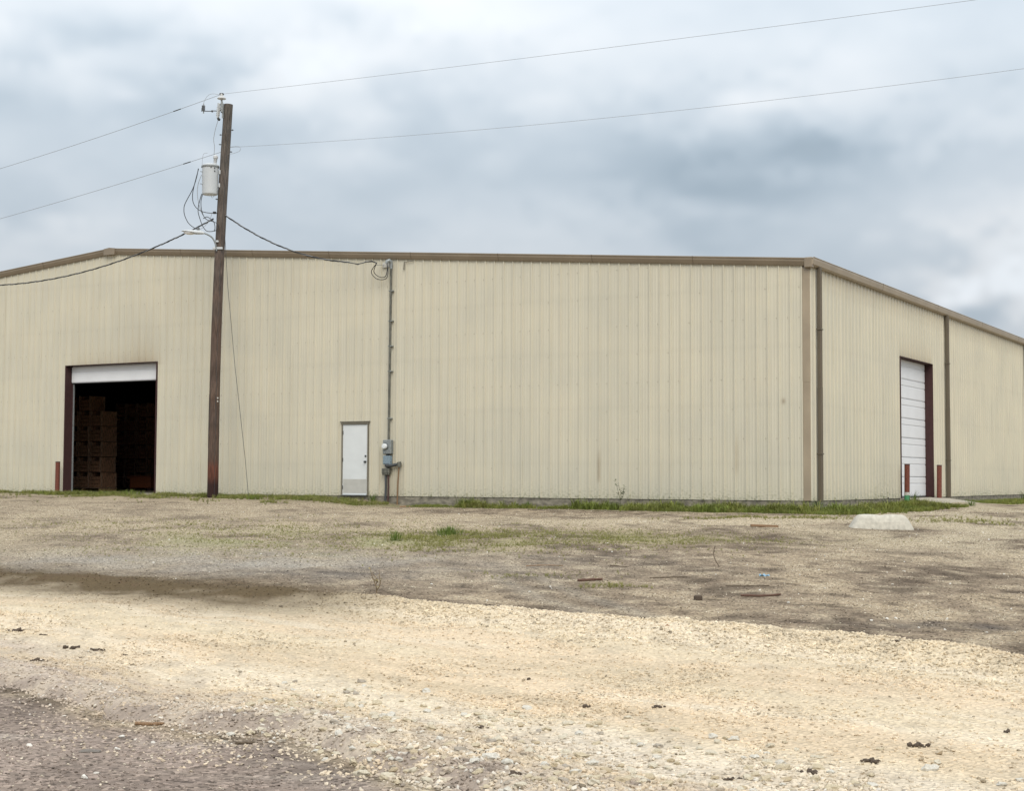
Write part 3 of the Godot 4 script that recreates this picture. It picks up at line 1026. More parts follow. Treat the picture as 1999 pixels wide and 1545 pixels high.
	s.lathe([Vector2(0.032, 0), Vector2(0.032, 0.014), Vector2(0.02, 0.02), Vector2(0, 0.02)], 12, Transform3D(Basis(Vector3.RIGHT, PI / 2), Vector3(0.39, 1.19, 0.011)))
	obj("deadbolt", s, M.dark_steel, leaf)
	for y in [0.25, 1.08, 1.90]:
		s = Shape.new()
		s.tube([Vector3(-0.447, y - 0.055, 0.018), Vector3(-0.447, y + 0.055, 0.018)], 0.010, 8)
		obj("hinge", s, M.dark_steel, leaf)
	s = Shape.new()
	s.box(Vector3(-14.2125, 0.017, 0.0), Vector3(0.90, 0.03, 0.14), 0.006)
	obj("threshold", s, M.steel, w)


# dark steel jambs and header round a tall doorway
func frame_opening(w: Node3D, place: Callable, a: float, b: float, high: float) -> void:
	for e in [[a + 0.015, a - 0.02], [b - 0.015, b + 0.02]]:
		var s := Shape.new()
		var p: Vector3 = place.call(minf(e[0], e[1]), 0.0, -0.30)
		var q: Vector3 = place.call(maxf(e[0], e[1]), high, 0.045)
		s.box((p + q) * 0.5, (q - p).abs(), 0.004)
		var inner: float = e[0] + (0.05 if e[1] < a else -0.05)
		p = place.call(minf(e[0], inner), 0.0, -0.262)
		q = place.call(maxf(e[0], inner), high - 0.01, -0.250)
		s.box((p + q) * 0.5, (q - p).abs(), 0.002)
		obj("door_jamb", s, M.dark_trim, w)
	var t := Shape.new()
	var p: Vector3 = place.call(a, high - 0.018, -0.30)
	var q: Vector3 = place.call(b, high, 0.047)
	t.box((p + q) * 0.5, (q - p).abs(), 0.004)
	obj("door_header", t, M.dark_trim, w)


func on_wall(lx: float, y: float, lz: float) -> Vector3:   # building axes to the world
	return CORNER + ex * lx + Vector3.UP * y + ez * lz


func build_ramp() -> void:
	var o := thing("concrete_ramp", "pale concrete ramp running down from the closed side door", "ramp", on_wall(0, 0, -9.9), WALL_TURN)
	var s := Shape.new()
	s.prism([Vector2(0.004, -0.6), Vector2(0.004, -0.012), Vector2(0.5, -0.03), Vector2(2.35, -0.30), Vector2(2.6, -0.42), Vector2(2.6, -0.6)], Vector3(0, 0, 1.95), Vector3(0, 0, -1.95), Vector3.RIGHT, Vector3.UP)
	obj("slab", s, M.ramp, o)


# ------------------------------------------------------------------ electric service on the front wall
func build_service() -> void:
	var o := thing("electric_service", "grey electric meter, boxes and tall conduit right of the small white door", "electric meter", on_wall(-12.95, 0, 0.0), WALL_TURN)
	var s := Shape.new()
	s.tube([Vector3(0.02, 1.66, 0.10), Vector3(0.035, 4.0, 0.10), Vector3(0.06, 6.78, 0.10)], 0.036, 10)
	obj("conduit", s, M.conduit, o)
	for y in [2.3, 3.7, 4.45, 5.2, 6.1]:
		s = Shape.new()
		s.box(Vector3(0.02 + 0.006 * y, y, 0.07), Vector3(0.13, 0.035, 0.12), 0.006)
		obj("conduit_strap", s, M.steel, o)
	s = Shape.new()
	s.tube([Vector3(0.06, 6.76, 0.10), Vector3(0.06, 6.90, 0.10), Vector3(0.055, 6.97, 0.12), Vector3(0.03, 7.0, 0.17), Vector3(-0.01, 6.97, 0.215), Vector3(-0.03, 6.91, 0.225)], [0.045, 0.05, 0.06, 0.065, 0.062, 0.045], 10)
	obj("weatherhead", s, M.steel, o)
	s = Shape.new()
	s.box(Vector3(-0.16, 6.90, 0.045), Vector3(0.26, 0.15, 0.02), 0.005)
	obj("wall_plate", s, M.white_band, o)
	s = Shape.new()
	s.box(Vector3(0.0, 1.455, 0.10), Vector3(0.29, 0.42, 0.15), 0.015)
	s.box(Vector3(0.0, 1.455, 0.178), Vector3(0.26, 0.39, 0.012), 0.004)
	obj("meter_box", s, M.steel, o)
	var dial := group_node("meter", o, Vector3(-0.035, 1.47, 0.18))
	s = Shape.new()
	s.lathe([Vector2(0.098, 0), Vector2(0.098, 0.022), Vector2(0.085, 0.026), Vector2(0.0, 0.026)], 20, Transform3D(Basis(Vector3.RIGHT, PI / 2), Vector3.ZERO))
	obj("ring", s, M.dark_steel, dial)
	s = Shape.new()
	s.lathe([Vector2(0.084, 0.024), Vector2(0.082, 0.085), Vector2(0.065, 0.108), Vector2(0.0, 0.114)], 20, Transform3D(Basis(Vector3.RIGHT, PI / 2), Vector3.ZERO))
	obj("dome", s, M.glass, dial)
	s = Shape.new()
	s.tube([Vector3(-0.02, 1.25, 0.10), Vector3(-0.02, 1.19, 0.10)], 0.045, 10)
	obj("nipple", s, M.black, o)
	s = Shape.new()
	s.box(Vector3(-0.01, 1.065, 0.10), Vector3(0.25, 0.26, 0.14), 0.012)
	s.box(Vector3(-0.01, 1.065, 0.176), Vector3(0.21, 0.22, 0.014), 0.004)
	s.box(Vector3(0.12, 1.08, 0.12), Vector3(0.03, 0.12, 0.03), 0.006)
	obj("disconnect_box", s, M.blue_grey, o)
	s = Shape.new()
	s.tube([Vector3(-0.05, 0.93, 0.10), Vector3(0.02, 0.90, 0.12), Vector3(0.12, 0.90, 0.12), Vector3(0.30, 0.93, 0.11), Vector3(0.40, 0.95, 0.10)], [0.07, 0.085, 0.05, 0.045, 0.045], 10)
	obj("cross_pipe", s, M.dark_steel, o)
	s = Shape.new()
	s.tube([Vector3(0.40, 1.01, 0.10), Vector3(0.41, 0.94, 0.10), Vector3(0.415, 0.86, 0.10)], [0.055, 0.075, 0.05], 10)
	obj("pipe_elbow", s, M.conduit, o)
	s = Shape.new()
	s.tube([Vector3(0.395, 0.88, 0.10), Vector3(0.355, 0.35, 0.09), Vector3(0.33, -0.25, 0.08)], 0.022, 8)
	obj("drop_pipe", s, M.stick_tan, o)
	s = Shape.new()
	s.box(Vector3(-0.05, 0.745, 0.10), Vector3(0.27, 0.16, 0.15), 0.02)
	s.box(Vector3(-0.05, 0.65, 0.10), Vector3(0.24, 0.05, 0.13), 0.012)
	obj("junction_box", s, M.conduit, o)
	for e in [[-0.075, 0.034], [0.02, 0.026]]:
		s = Shape.new()
		s.tube([Vector3(e[0], 0.63, 0.10), Vector3(e[0] + 0.01, 0.25, 0.10), Vector3(e[0] - 0.015, -0.28, 0.10)], e[1], 8)
		obj("lower_conduit", s, M.rust_dark if e[0] > 0.0 else M.dark_steel, o)


# ------------------------------------------------------------------ bollards
func bollard(at: Vector3, low: float, high: float, label: String, banded: bool, lean: float) -> void:
	var o := thing("bollard", label, "bollard", at, WALL_TURN, "rusty steel bollards at the tall doors")
	o.rotation.z = lean
	var r := 0.078
	var s := Shape.new()
	s.tube([Vector3(0, low - 0.3, 0), Vector3(0, high - 0.02, 0)], r, 20)
	obj("post", s, M.rust, o)
	s = Shape.new()
	s.lathe([Vector2(r + 0.003, high - 0.035), Vector2(r + 0.003, high - 0.006), Vector2(r - 0.01, high), Vector2(0, high + 0.002)], 20)
	obj("cap", s, M.rust_dark, o)
	if banded:
		s = Shape.new()
		s.lathe([Vector2(r, low + 0.14), Vector2(r + 0.004, low + 0.14), Vector2(r + 0.004, low + 0.23), Vector2(r, low + 0.23)], 20)
		obj("white_band", s, M.white_band, o)
		s = Shape.new()
		s.lathe([Vector2(r, low - 0.1), Vector2(r + 0.004, low - 0.1), Vector2(r + 0.004, low + 0.139), Vector2(r, low + 0.139)], 20)
		obj("green_band", s, M.green_band, o)


func build_bollards() -> void:
	bollard(on_wall(0.25, 0, -7.85), -0.05, 1.02, "rusty red bollard with a green and white foot by the closed door", true, -0.012)
	bollard(on_wall(0.25, 0, -11.55), -0.05, 1.03, "rusty red bollard beside the second brown downspout", false, -0.012)
	bollard(on_wall(-26.42, 0, 0.28), -0.05, 1.05, "dark red bollard at the left jamb of the open doorway", false, 0.0)


# ------------------------------------------------------------------ crates seen through the open doorway
func make_crate(w: float, h: float, d: float) -> Node3D:
	var o := Node3D.new()
	var s := Shape.new()
	s.box(Vector3(0, h * 0.5, -d * 0.5 + 0.02), Vector3(w - 0.06, h - 0.02, 0.018))
	s.box(Vector3(-w * 0.5 + 0.02, h * 0.5, 0), Vector3(0.018, h - 0.02, d - 0.08))
	s.box(Vector3(w * 0.5 - 0.02, h * 0.5, 0), Vector3(0.018, h - 0.02, d - 0.08))
	s.box(Vector3(0, 0.02, 0), Vector3(w - 0.02, 0.03, d - 0.02))
	obj("shell", s, M.crate, o)
	for e in [[-1, 1], [1, 1], [-1, -1], [1, -1]]:
		s = Shape.new()
		s.box(Vector3(e[0] * (w * 0.5 - 0.03), h * 0.5, e[1] * (d * 0.5 - 0.03)), Vector3(0.055, h - 0.006, 0.055), 0.005)
		obj("corner_post", s, M.crate_post, o)
	for k in 3:
		s = Shape.new()
		s.box(Vector3(0, 0.075 + k * 0.135, d * 0.5 - 0.004), Vector3(w - 0.02, 0.115, 0.016), 0.003)
		obj("slat", s, M.crate, o)
	return o


func build_stores() -> void:
	var rows := ["bottom", "second", "third", "fourth", "fifth", "sixth"]
	var cols := ["left", "middle", "right", "outer"]
	var protos := [make_crate(0.58, 0.56, 0.8), make_crate(0.58, 0.56, 0.8)]
	for stack in 2:
		for r in 6:
			for c in 4:
				if stack == 1 and c == 3 or stack == 0 and r == 5 and c % 2 == 0:
					continue
				if stack == 1 and r > 5:
					continue
				var q: Node3D = protos[stack].duplicate()
				q.name = numbered(self, "crate")
				add_child(q, true)
				var lx := (-30.35 if stack == 0 else -32.85) + (c if c < 3 else -1) * 0.605
				var lz := -4.5 if stack == 0 else -9.5
				q.position = on_wall(lx + rng.randf_range(-0.012, 0.012), 0.14 + r * 0.575, lz + rng.randf_range(-0.03, 0.03))
				q.rotation_degrees.y = WALL_TURN + rng.randf_range(-1.5, 1.5)
				tag(q, "%s brown crate of the %s column in the %s crate stack inside" % [rows[r], cols[c], "nearer" if stack == 0 else "farther"], "crate", "brown slatted crates stacked inside the warehouse")
		for c in 1:
			var p := thing("pallet", "low wooden pallet under the %s crate stack" % ("nearer" if stack == 0 else "farther"), "pallet", on_wall((-30.35 if stack == 0 else -32.85) + 0.605, 0, -4.5 if stack == 0 else -9.5), WALL_TURN, "pallets under the crates")
			for k in 5:
				var s := Shape.new()
				s.box(Vector3(0, 0.12, -0.36 + k * 0.18), Vector3(1.85, 0.025, 0.12), 0.004)
				obj("board", s, M.crate_post, p)
			for k in 3:
				var s := Shape.new()
				s.box(Vector3(-0.86 + k * 0.86, 0.055, 0), Vector3(0.1, 0.105, 0.84), 0.004)
				obj("runner", s, M.crate, p)
	for q in protos:
		q.free()
	var b := thing("steel_bin", "dull rust orange steel bin on the floor inside the open doorway", "bin", on_wall(-28.6, 0, -6.2), WALL_TURN + 8.0)
	var s := Shape.new()
	s.box(Vector3(0, 0.33, 0), Vector3(0.95, 0.42, 0.7), 0.02)
	obj("body", s, M.orange, b)
	s = Shape.new()
	s.box(Vector3(0, 0.555, 0), Vector3(1.02, 0.05, 0.77), 0.012)
	obj("rim", s, M.orange, b)
	for e in [-0.36, 0.36]:
		s = Shape.new()
		s.box(Vector3(e, 0.06, 0), Vector3(0.14, 0.115, 0.66), 0.006)
		obj("skid", s, M.dark_trim, b)


# ------------------------------------------------------------------ the pole and what hangs on it
const POLE := Vector3(-9.085, 1.03, -46.2)


func pole_at(y: float) -> Vector3:   # centre line of the leaning pole at a height in the world
	var t := (y - 1.15) / 11.9
	return Vector3(-9.085 + 0.30 * t - 0.09 * sin(t * PI), y, -46.2)


func on_pole(dx: float, y: float, dz := 0.0) -> Vector3:
	return Vector3(-9.085 + dx, y, -46.2 + dz)


func curve_through(pts: Array, cuts := 6) -> Array:
	var out := []
	for i in pts.size() - 1:
		var a: Vector3 = pts[maxi(i - 1, 0)]
		var d: Vector3 = pts[mini(i + 2, pts.size() - 1)]
		for k in cuts:
			out.append(pts[i].cubic_interpolate(pts[i + 1], a, d, float(k) / cuts))
	out.append(pts[-1])
	return out


func build_pole() -> void:
	var o := thing("utility_pole", "tall weathered brown wooden power pole standing before the warehouse", "utility pole", Vector3.ZERO)
	var pts := []
	var radii := []
	var tints := []
	for i in 49:
		var y := 0.6 + (13.10 - 0.6) * i / 48.0
		pts.append(pole_at(y))
		radii.append(lerpf(0.168, 0.138, (y - 1.0) / 12.0) + 0.003 * n_fine.get_noise_2d(y * 1.3, 3.0))
		var c := Vector3(0.205, 0.138, 0.105).lerp(Vector3(0.225, 0.192, 0.165), smoothstep(5.0, 12.0, y) + 0.3 * n_fine.get_noise_2d(y, 9.0))
		c *= 1.0 + 0.35 * n_fine.get_noise_2d(y * 0.8, 21.0)
		c = mixv(c, Vector3(0.24, 0.075, 0.042), smoothstep(2.25, 1.9, y) * 0.85)
		c = mixv(c, Vector3(0.035, 0.016, 0.015), smoothstep(1.65, 1.5, y) * 0.9)
		tints.append(Color(c.x, c.y, c.z))
	var s := Shape.new()
	s.tube(pts, radii, 28, true, tints)
	obj("shaft", s, M.pole, o)
	# checks: long splits in the wood
	s = Shape.new()
	for k in 26:
		var y := rng.randf_range(2.0, 12.0)
		var a := rng.randf_range(-0.4, PI + 0.4)
		var l := rng.randf_range(0.4, 1.6)
		var line := []
		for i in 7:
			var yy := y + l * i / 6.0
			var rr := lerpf(0.168, 0.138, (yy - 1.0) / 12.0) + 0.001
			var aa := a + 0.04 * sin(i * 1.7 + k)
			line.append(pole_at(minf(yy, 13.0)) + Vector3(cos(aa) * rr, 0, sin(aa) * rr))
		s.tube(line, 0.004, 4)
	var chk := obj("wood_checks", s, M.black, o)
	chk.set_meta("kind", "stuff")
	# bolts and short pegs on the shaft
	for y in [12.85, 12.3, 12.15, 11.85, 11.62, 10.15]:
		s = Shape.new()
		var e := 1.0 if int(y * 100) % 2 == 0 else -1.0
		var c := pole_at(y)
		s.tube([c, c + Vector3(e * 0.215, 0, 0.02)], 0.011, 6)
		s.tube([c + Vector3(e * 0.165, 0, 0.015), c + Vector3(e * 0.185, 0, 0.017)], 0.026, 6)
		obj("bolt", s, M.dark_steel, o)
	# ground wire stapled down the face
	s = Shape.new()
	var gw := []
	for i in 24:
		var y := 1.0 + i * 0.49
		gw.append(pole_at(y) + Vector3(0.07 + 0.01 * sin(i * 2.1), 0, 0.150))
	s.tube(gw, 0.005, 5)
	obj("ground_wire", s, M.dark_steel, o)
	for y in [4.02, 3.92]:
		s = Shape.new()
		s.box(pole_at(y) + Vector3(0.12, 0, 0.118), Vector3(0.035, 0.05, 0.012), 0.003)
		obj("tag", s, M.white_band, o)

	# pole top insulator
	var t := thing("pin_insulator", "white mushroom shaped insulator on top of the power pole", "insulator", on_pole(0.11, 13.0))
	s = Shape.new()
	s.box(Vector3(0.02, 0.0, 0.15), Vector3(0.06, 0.34, 0.02), 0.004)
	s.tube([Vector3(0.0, -0.1, 0.15), Vector3(0.0, 0.12, 0.12), Vector3(0, 0.26, 0.1)], 0.024, 8)
	obj("pin", s, M.steel, t)
	s = Shape.new()
	s.lathe([Vector2(0.03, 0.20), Vector2(0.045, 0.24), Vector2(0.128, 0.245), Vector2(0.135, 0.262), Vector2(0.11, 0.30), Vector2(0.06, 0.335), Vector2(0.05, 0.36), Vector2(0.062, 0.375), Vector2(0.05, 0.405), Vector2(0, 0.41)], 20, Transform3D(Basis(), Vector3(0, 0, 0.1)))
	obj("bell", s, M.porcelain, t)
	s = Shape.new()
	s.box(Vector3(0, 0.40, 0.1), Vector3(0.13, 0.05, 0.10), 0.012)
	obj("wire_clamp", s, M.black, t)

	# fuse cutout
	t = thing("fuse_cutout", "grey fuse cutout clamped to the pole top above the transformer", "fuse cutout", on_pole(0.05, 12.6))
	s = Shape.new()
	s.box(Vector3(0.10, 0.28, 0.10), Vector3(0.05, 0.46, 0.03), 0.006)
	s.box(Vector3(0.05, 0.30, 0.08), Vector3(0.16, 0.05, 0.05), 0.006)
	obj("bracket", s, M.steel, t)
	s = Shape.new()
	s.lathe([Vector2(0.0, 0.07), Vector2(0.04, 0.07), Vector2(0.046, 0.12), Vector2(0.06, 0.14), Vector2(0.045, 0.16), Vector2(0.06, 0.20), Vector2(0.045, 0.22), Vector2(0.06, 0.26), Vector2(0.045, 0.28), Vector2(0.06, 0.32), Vector2(0.045, 0.34), Vector2(0.06, 0.38), Vector2(0.045, 0.40), Vector2(0.05, 0.50), Vector2(0.0, 0.52)], 14, Transform3D(Basis(Vector3.BACK, -0.07), Vector3(-0.05, 0, 0.12)))
	obj("insulator", s, M.porcelain, t)
	s = Shape.new()
	s.tube([Vector3(-0.04, 0.05, 0.16), Vector3(-0.01, 0.0, 0.16), Vector3(0.03, -0.02, 0.14)], [0.03, 0.045, 0.03], 8)
	obj("hinge", s, M.black, t)
	s = Shape.new()
	s.tube([Vector3(-0.05, 0.03, 0.2), Vector3(-0.02, 0.50, 0.2)], 0.018, 8)
	obj("fuse_tube", s, M.tank, t)

	# lightning arrester on its arm
	t = thing("lightning_arrester", "small dark ribbed arrester on a thin arm left of the pole top", "arrester", on_pole(-0.43, 12.8, 0.15))
	s = Shape.new()
	s.tube(curve_through([Vector3(0.0, 0.06, 0), Vector3(0.10, 0.055, 0), Vector3(0.22, 0.06, -0.02), Vector3(0.30, 0.075, -0.04), Vector3(0.44, 0.08, -0.08)], 3), 0.014, 6)
	s.box(Vector3(0.26, 0.06, -0.03), Vector3(0.05, 0.06, 0.05), 0.008)
	obj("arm", s, M.dark_steel, t)
	s = Shape.new()
	var ribs := [Vector2(0.0, 0.04), Vector2(0.03, 0.05)]
	for k in 5:
		ribs.append_array([Vector2(0.036, 0.065 + k * 0.035), Vector2(0.054, 0.072 + k * 0.035), Vector2(0.036, 0.088 + k * 0.035)])
	ribs.append_array([Vector2(0.02, 0.255), Vector2(0.0, 0.26)])
	s.lathe(ribs, 14)
	obj("ribbed_body", s, M.polymer, t)
	s = Shape.new()
	s.tube([Vector3(0, 0.05, 0), Vector3(0, -0.015, 0)], 0.018, 8)
	s.tube([Vector3(0, 0.25, 0), Vector3(0, 0.30, 0)], 0.012, 6)
	obj("terminal", s, M.steel, t)

	# clamp hanging on the line
	t = thing("line_clamp", "small grey hot line clamp hanging on the upper left wire", "clamp", on_pole(-0.56, 13.05, -0.33))
	s = Shape.new()
	s.box(Vector3(0.0, 0.06, 0), Vector3(0.05, 0.09, 0.04), 0.01)
	s.tube([Vector3(-0.02, 0.02, 0), Vector3(-0.025, -0.09, 0)], 0.015, 6)
	s.tube([Vector3(0.035, 0.05, 0), Vector3(0.05, -0.02, 0)], 0.01, 6)
	obj("clamp_body", s, M.dark_steel, t)

	# transformer
	t = thing("transformer", "pale grey cylindrical transformer can bolted to the power pole", "transformer", on_pole(-0.205, 10.27, 0.10))
	s = Shape.new()
	s.lathe([Vector2(0.0, 0.0), Vector2(0.225, 0.0), Vector2(0.236, 0.012), Vector2(0.24, 0.06), Vector2(0.252, 0.86), Vector2(0.258, 0.88)], 40)
	obj("tank", s, M.tank, t)
	s = Shape.new()
	s.lathe([Vector2(0.258, 0.872), Vector2(0.268, 0.878), Vector2(0.268, 0.90), Vector2(0.25, 0.912), Vector2(0.16, 0.955), Vector2(0.08, 0.972), Vector2(0.0, 0.975)], 40)
	obj("lid", s, M.tank, t)
	s = Shape.new()
	s.lathe([Vector2(0.272, 0.84), Vector2(0.274, 0.845), Vector2(0.274, 0.868), Vector2(0.262, 0.872)], 40)
	obj("lid_band", s, M.steel, t)
	for y in [0.29, 0.70]:
		s = Shape.new()
		s.box(Vector3(0.255, y, -0.06), Vector3(0.10, 0.09, 0.10), 0.01)
		s.box(Vector3(0.29, y, 0.0), Vector3(0.05, 0.13, 0.05), 0.008)
		obj("hanger", s, M.tank, t)
	for y in [0.30, 0.68]:
		s = Shape.new()
		s.tube([Vector3(-0.19, y, 0.14), Vector3(-0.27, y + 0.02, 0.10), Vector3(-0.29, y + 0.03, 0.06)], 0.012, 6)
		obj("lifting_lug", s, M.steel, t)
	for q in [[0.07, 0.815, 0.24], [0.165, 0.79, 0.185], [0.165, 0.70, 0.18]]:
		s = Shape.new()
		s.lathe([Vector2(0.022, 0), Vector2(0.022, 0.02), Vector2(0.0, 0.024)], 10, Transform3D(Basis(Vector3.UP, atan2(q[0], q[2])) * Basis(Vector3.RIGHT, PI / 2), Vector3(q[0], q[1], q[2])))
		obj("tank_stud", s, M.dark_steel, t)
	s = Shape.new()
	s.lathe([Vector2(0.05, 0.93), Vector2(0.05, 0.99), Vector2(0.04, 1.0), Vector2(0.058, 1.04), Vector2(0.042, 1.05), Vector2(0.062, 1.09), Vector2(0.045, 1.10), Vector2(0.075, 1.13), Vector2(0.075, 1.19), Vector2(0.05, 1.215), Vector2(0.02, 1.24), Vector2(0, 1.25)], 16, Transform3D(Basis(Vector3.BACK, -0.06), Vector3(0.085, 0, 0)))
	obj("bushing", s, M.porcelain, t)
	s = Shape.new()
	s.tube(curve_through([Vector3(0.05, 0.0, 0.1), Vector3(0.07, -0.09, 0.1), Vector3(0.11, -0.10, 0.08), Vector3(0.15, 0.0, 0.05)], 4), 0.005, 5)
	obj("ground_loop", s, M.wire, t)

	# street lamp
	t = thing("street_lamp", "white cobra head street lamp on a bent arm above the roofline", "street lamp", on_pole(0.02, 8.6))
	s = Shape.new()
	s.tube(curve_through([Vector3(0.02, -0.08, 0.17), Vector3(-0.02, 0.14, 0.18), Vector3(-0.10, 0.31, 0.22), Vector3(-0.22, 0.40, 0.26), Vector3(-0.36, 0.455, 0.30)], 4), 0.024, 10)
	obj("arm", s, M.steel, t)
	s = Shape.new()
	s.box(Vector3(0.05, 0.01, 0.165), Vector3(0.30, 0.07, 0.035), 0.008)
	s.box(Vector3(0.03, 0.22, 0.165), Vector3(0.09, 0.06, 0.03), 0.008)
	obj("mounting_bracket", s, M.tank, t)
	# the head: rings along its length, broad in the middle
	var head := Shape.new()
	var rings := [[0.0, 0.035, 0.03, 0.0], [0.05, 0.075, 0.06, 0.0], [0.14, 0.085, 0.085, 0.005], [0.26, 0.12, 0.085, 0.0], [0.40, 0.155, 0.07, 0.01], [0.56, 0.14, 0.045, 0.025], [0.67, 0.07, 0.02, 0.03], [0.70, 0.01, 0.005, 0.03]]
	var from := Vector3(-0.33, 0.445, 0.30)
	var axis := Vector3(-1, 0.035, 0.12).normalized()
	var across := axis.cross(Vector3.UP).normalized()
	var up := across.cross(axis)
	for i in rings.size() - 1:
		for k in 16:
			var q := []
			var m := []
			for e in [[i, k], [i, k + 1], [i + 1, k + 1], [i + 1, k]]:
				var r: Array = rings[e[0]]
				var a: float = TAU * e[1] / 16.0
				var low := 0.55 if sin(a) < 0.0 else 1.0
				q.append(from + axis * r[0] + across * cos(a) * r[1] + up * (sin(a) * r[2] * low + r[3]))
				m.append((across * cos(a) / maxf(r[1], 0.02) + up * sin(a) / maxf(r[2], 0.02)).normalized())
			head.smooth_tri([q[0], q[1], q[2]], [m[0], m[1], m[2]])
			head.smooth_tri([q[0], q[2], q[3]], [m[0], m[2], m[3]])
	obj("head", head, M.tank, t)
	var lens := Shape.new()
	lens.lathe([Vector2(0.0, -0.055), Vector2(0.06, -0.05), Vector2(0.105, -0.03), Vector2(0.125, 0.0), Vector2(0.125, 0.012)], 20, Transform3D(Basis(axis * 1.45, up, -across), from + axis * 0.45 + up * -0.012))
	obj("lens", lens, M.lens, t)
	s = Shape.new()
	s.lathe([Vector2(0.045, 0.0), Vector2(0.05, 0.015), Vector2(0.05, 0.075), Vector2(0.035, 0.09), Vector2(0, 0.092)], 14, Transform3D(Basis(), from + axis * 0.20 + up * 0.078))
	obj("photocell", s, M.polymer, t)

	# clevis where the service cables end
	t = thing("cable_clevis", "black clevis holding the service cables on the power pole", "clevis", on_pole(0.07, 9.68, 0.0))
	s = Shape.new()
	s.box(Vector3(-0.12, 0.03, 0.13), Vector3(0.10, 0.07, 0.07), 0.012)
	obj("clevis_body", s, M.black, t)
	s = Shape.new()
	s.tube([Vector3(-0.12, 0.03, 0.05), Vector3(0.20, 0.0, 0.06)], 0.012, 6)
	s.tube([Vector3(0.14, 0.0, 0.05), Vector3(0.19, 0.0, 0.05)], 0.035, 10)
	obj("through_bolt", s, M.dark_steel, t)


func wire(called: String, label: String, category: String, pts: Array, r: float, mat: Material, group := "", sides := 6) -> Node:
	var s := Shape.new()
	s.tube(pts, r, sides)
	return tag(obj(called, s, mat), label, category, group)


func span(from: Vector3, dir: Vector3, c: Array, length: float, cuts := 60) -> Array:
	var out := []
	for i in cuts + 1:
		var u := length * i / cuts
		out.append(Vector3(from.x, c[0] + c[1] * u + c[2] * u * u, from.z) + Vector3(dir.x, 0, dir.z).normalized() * u)
	return out


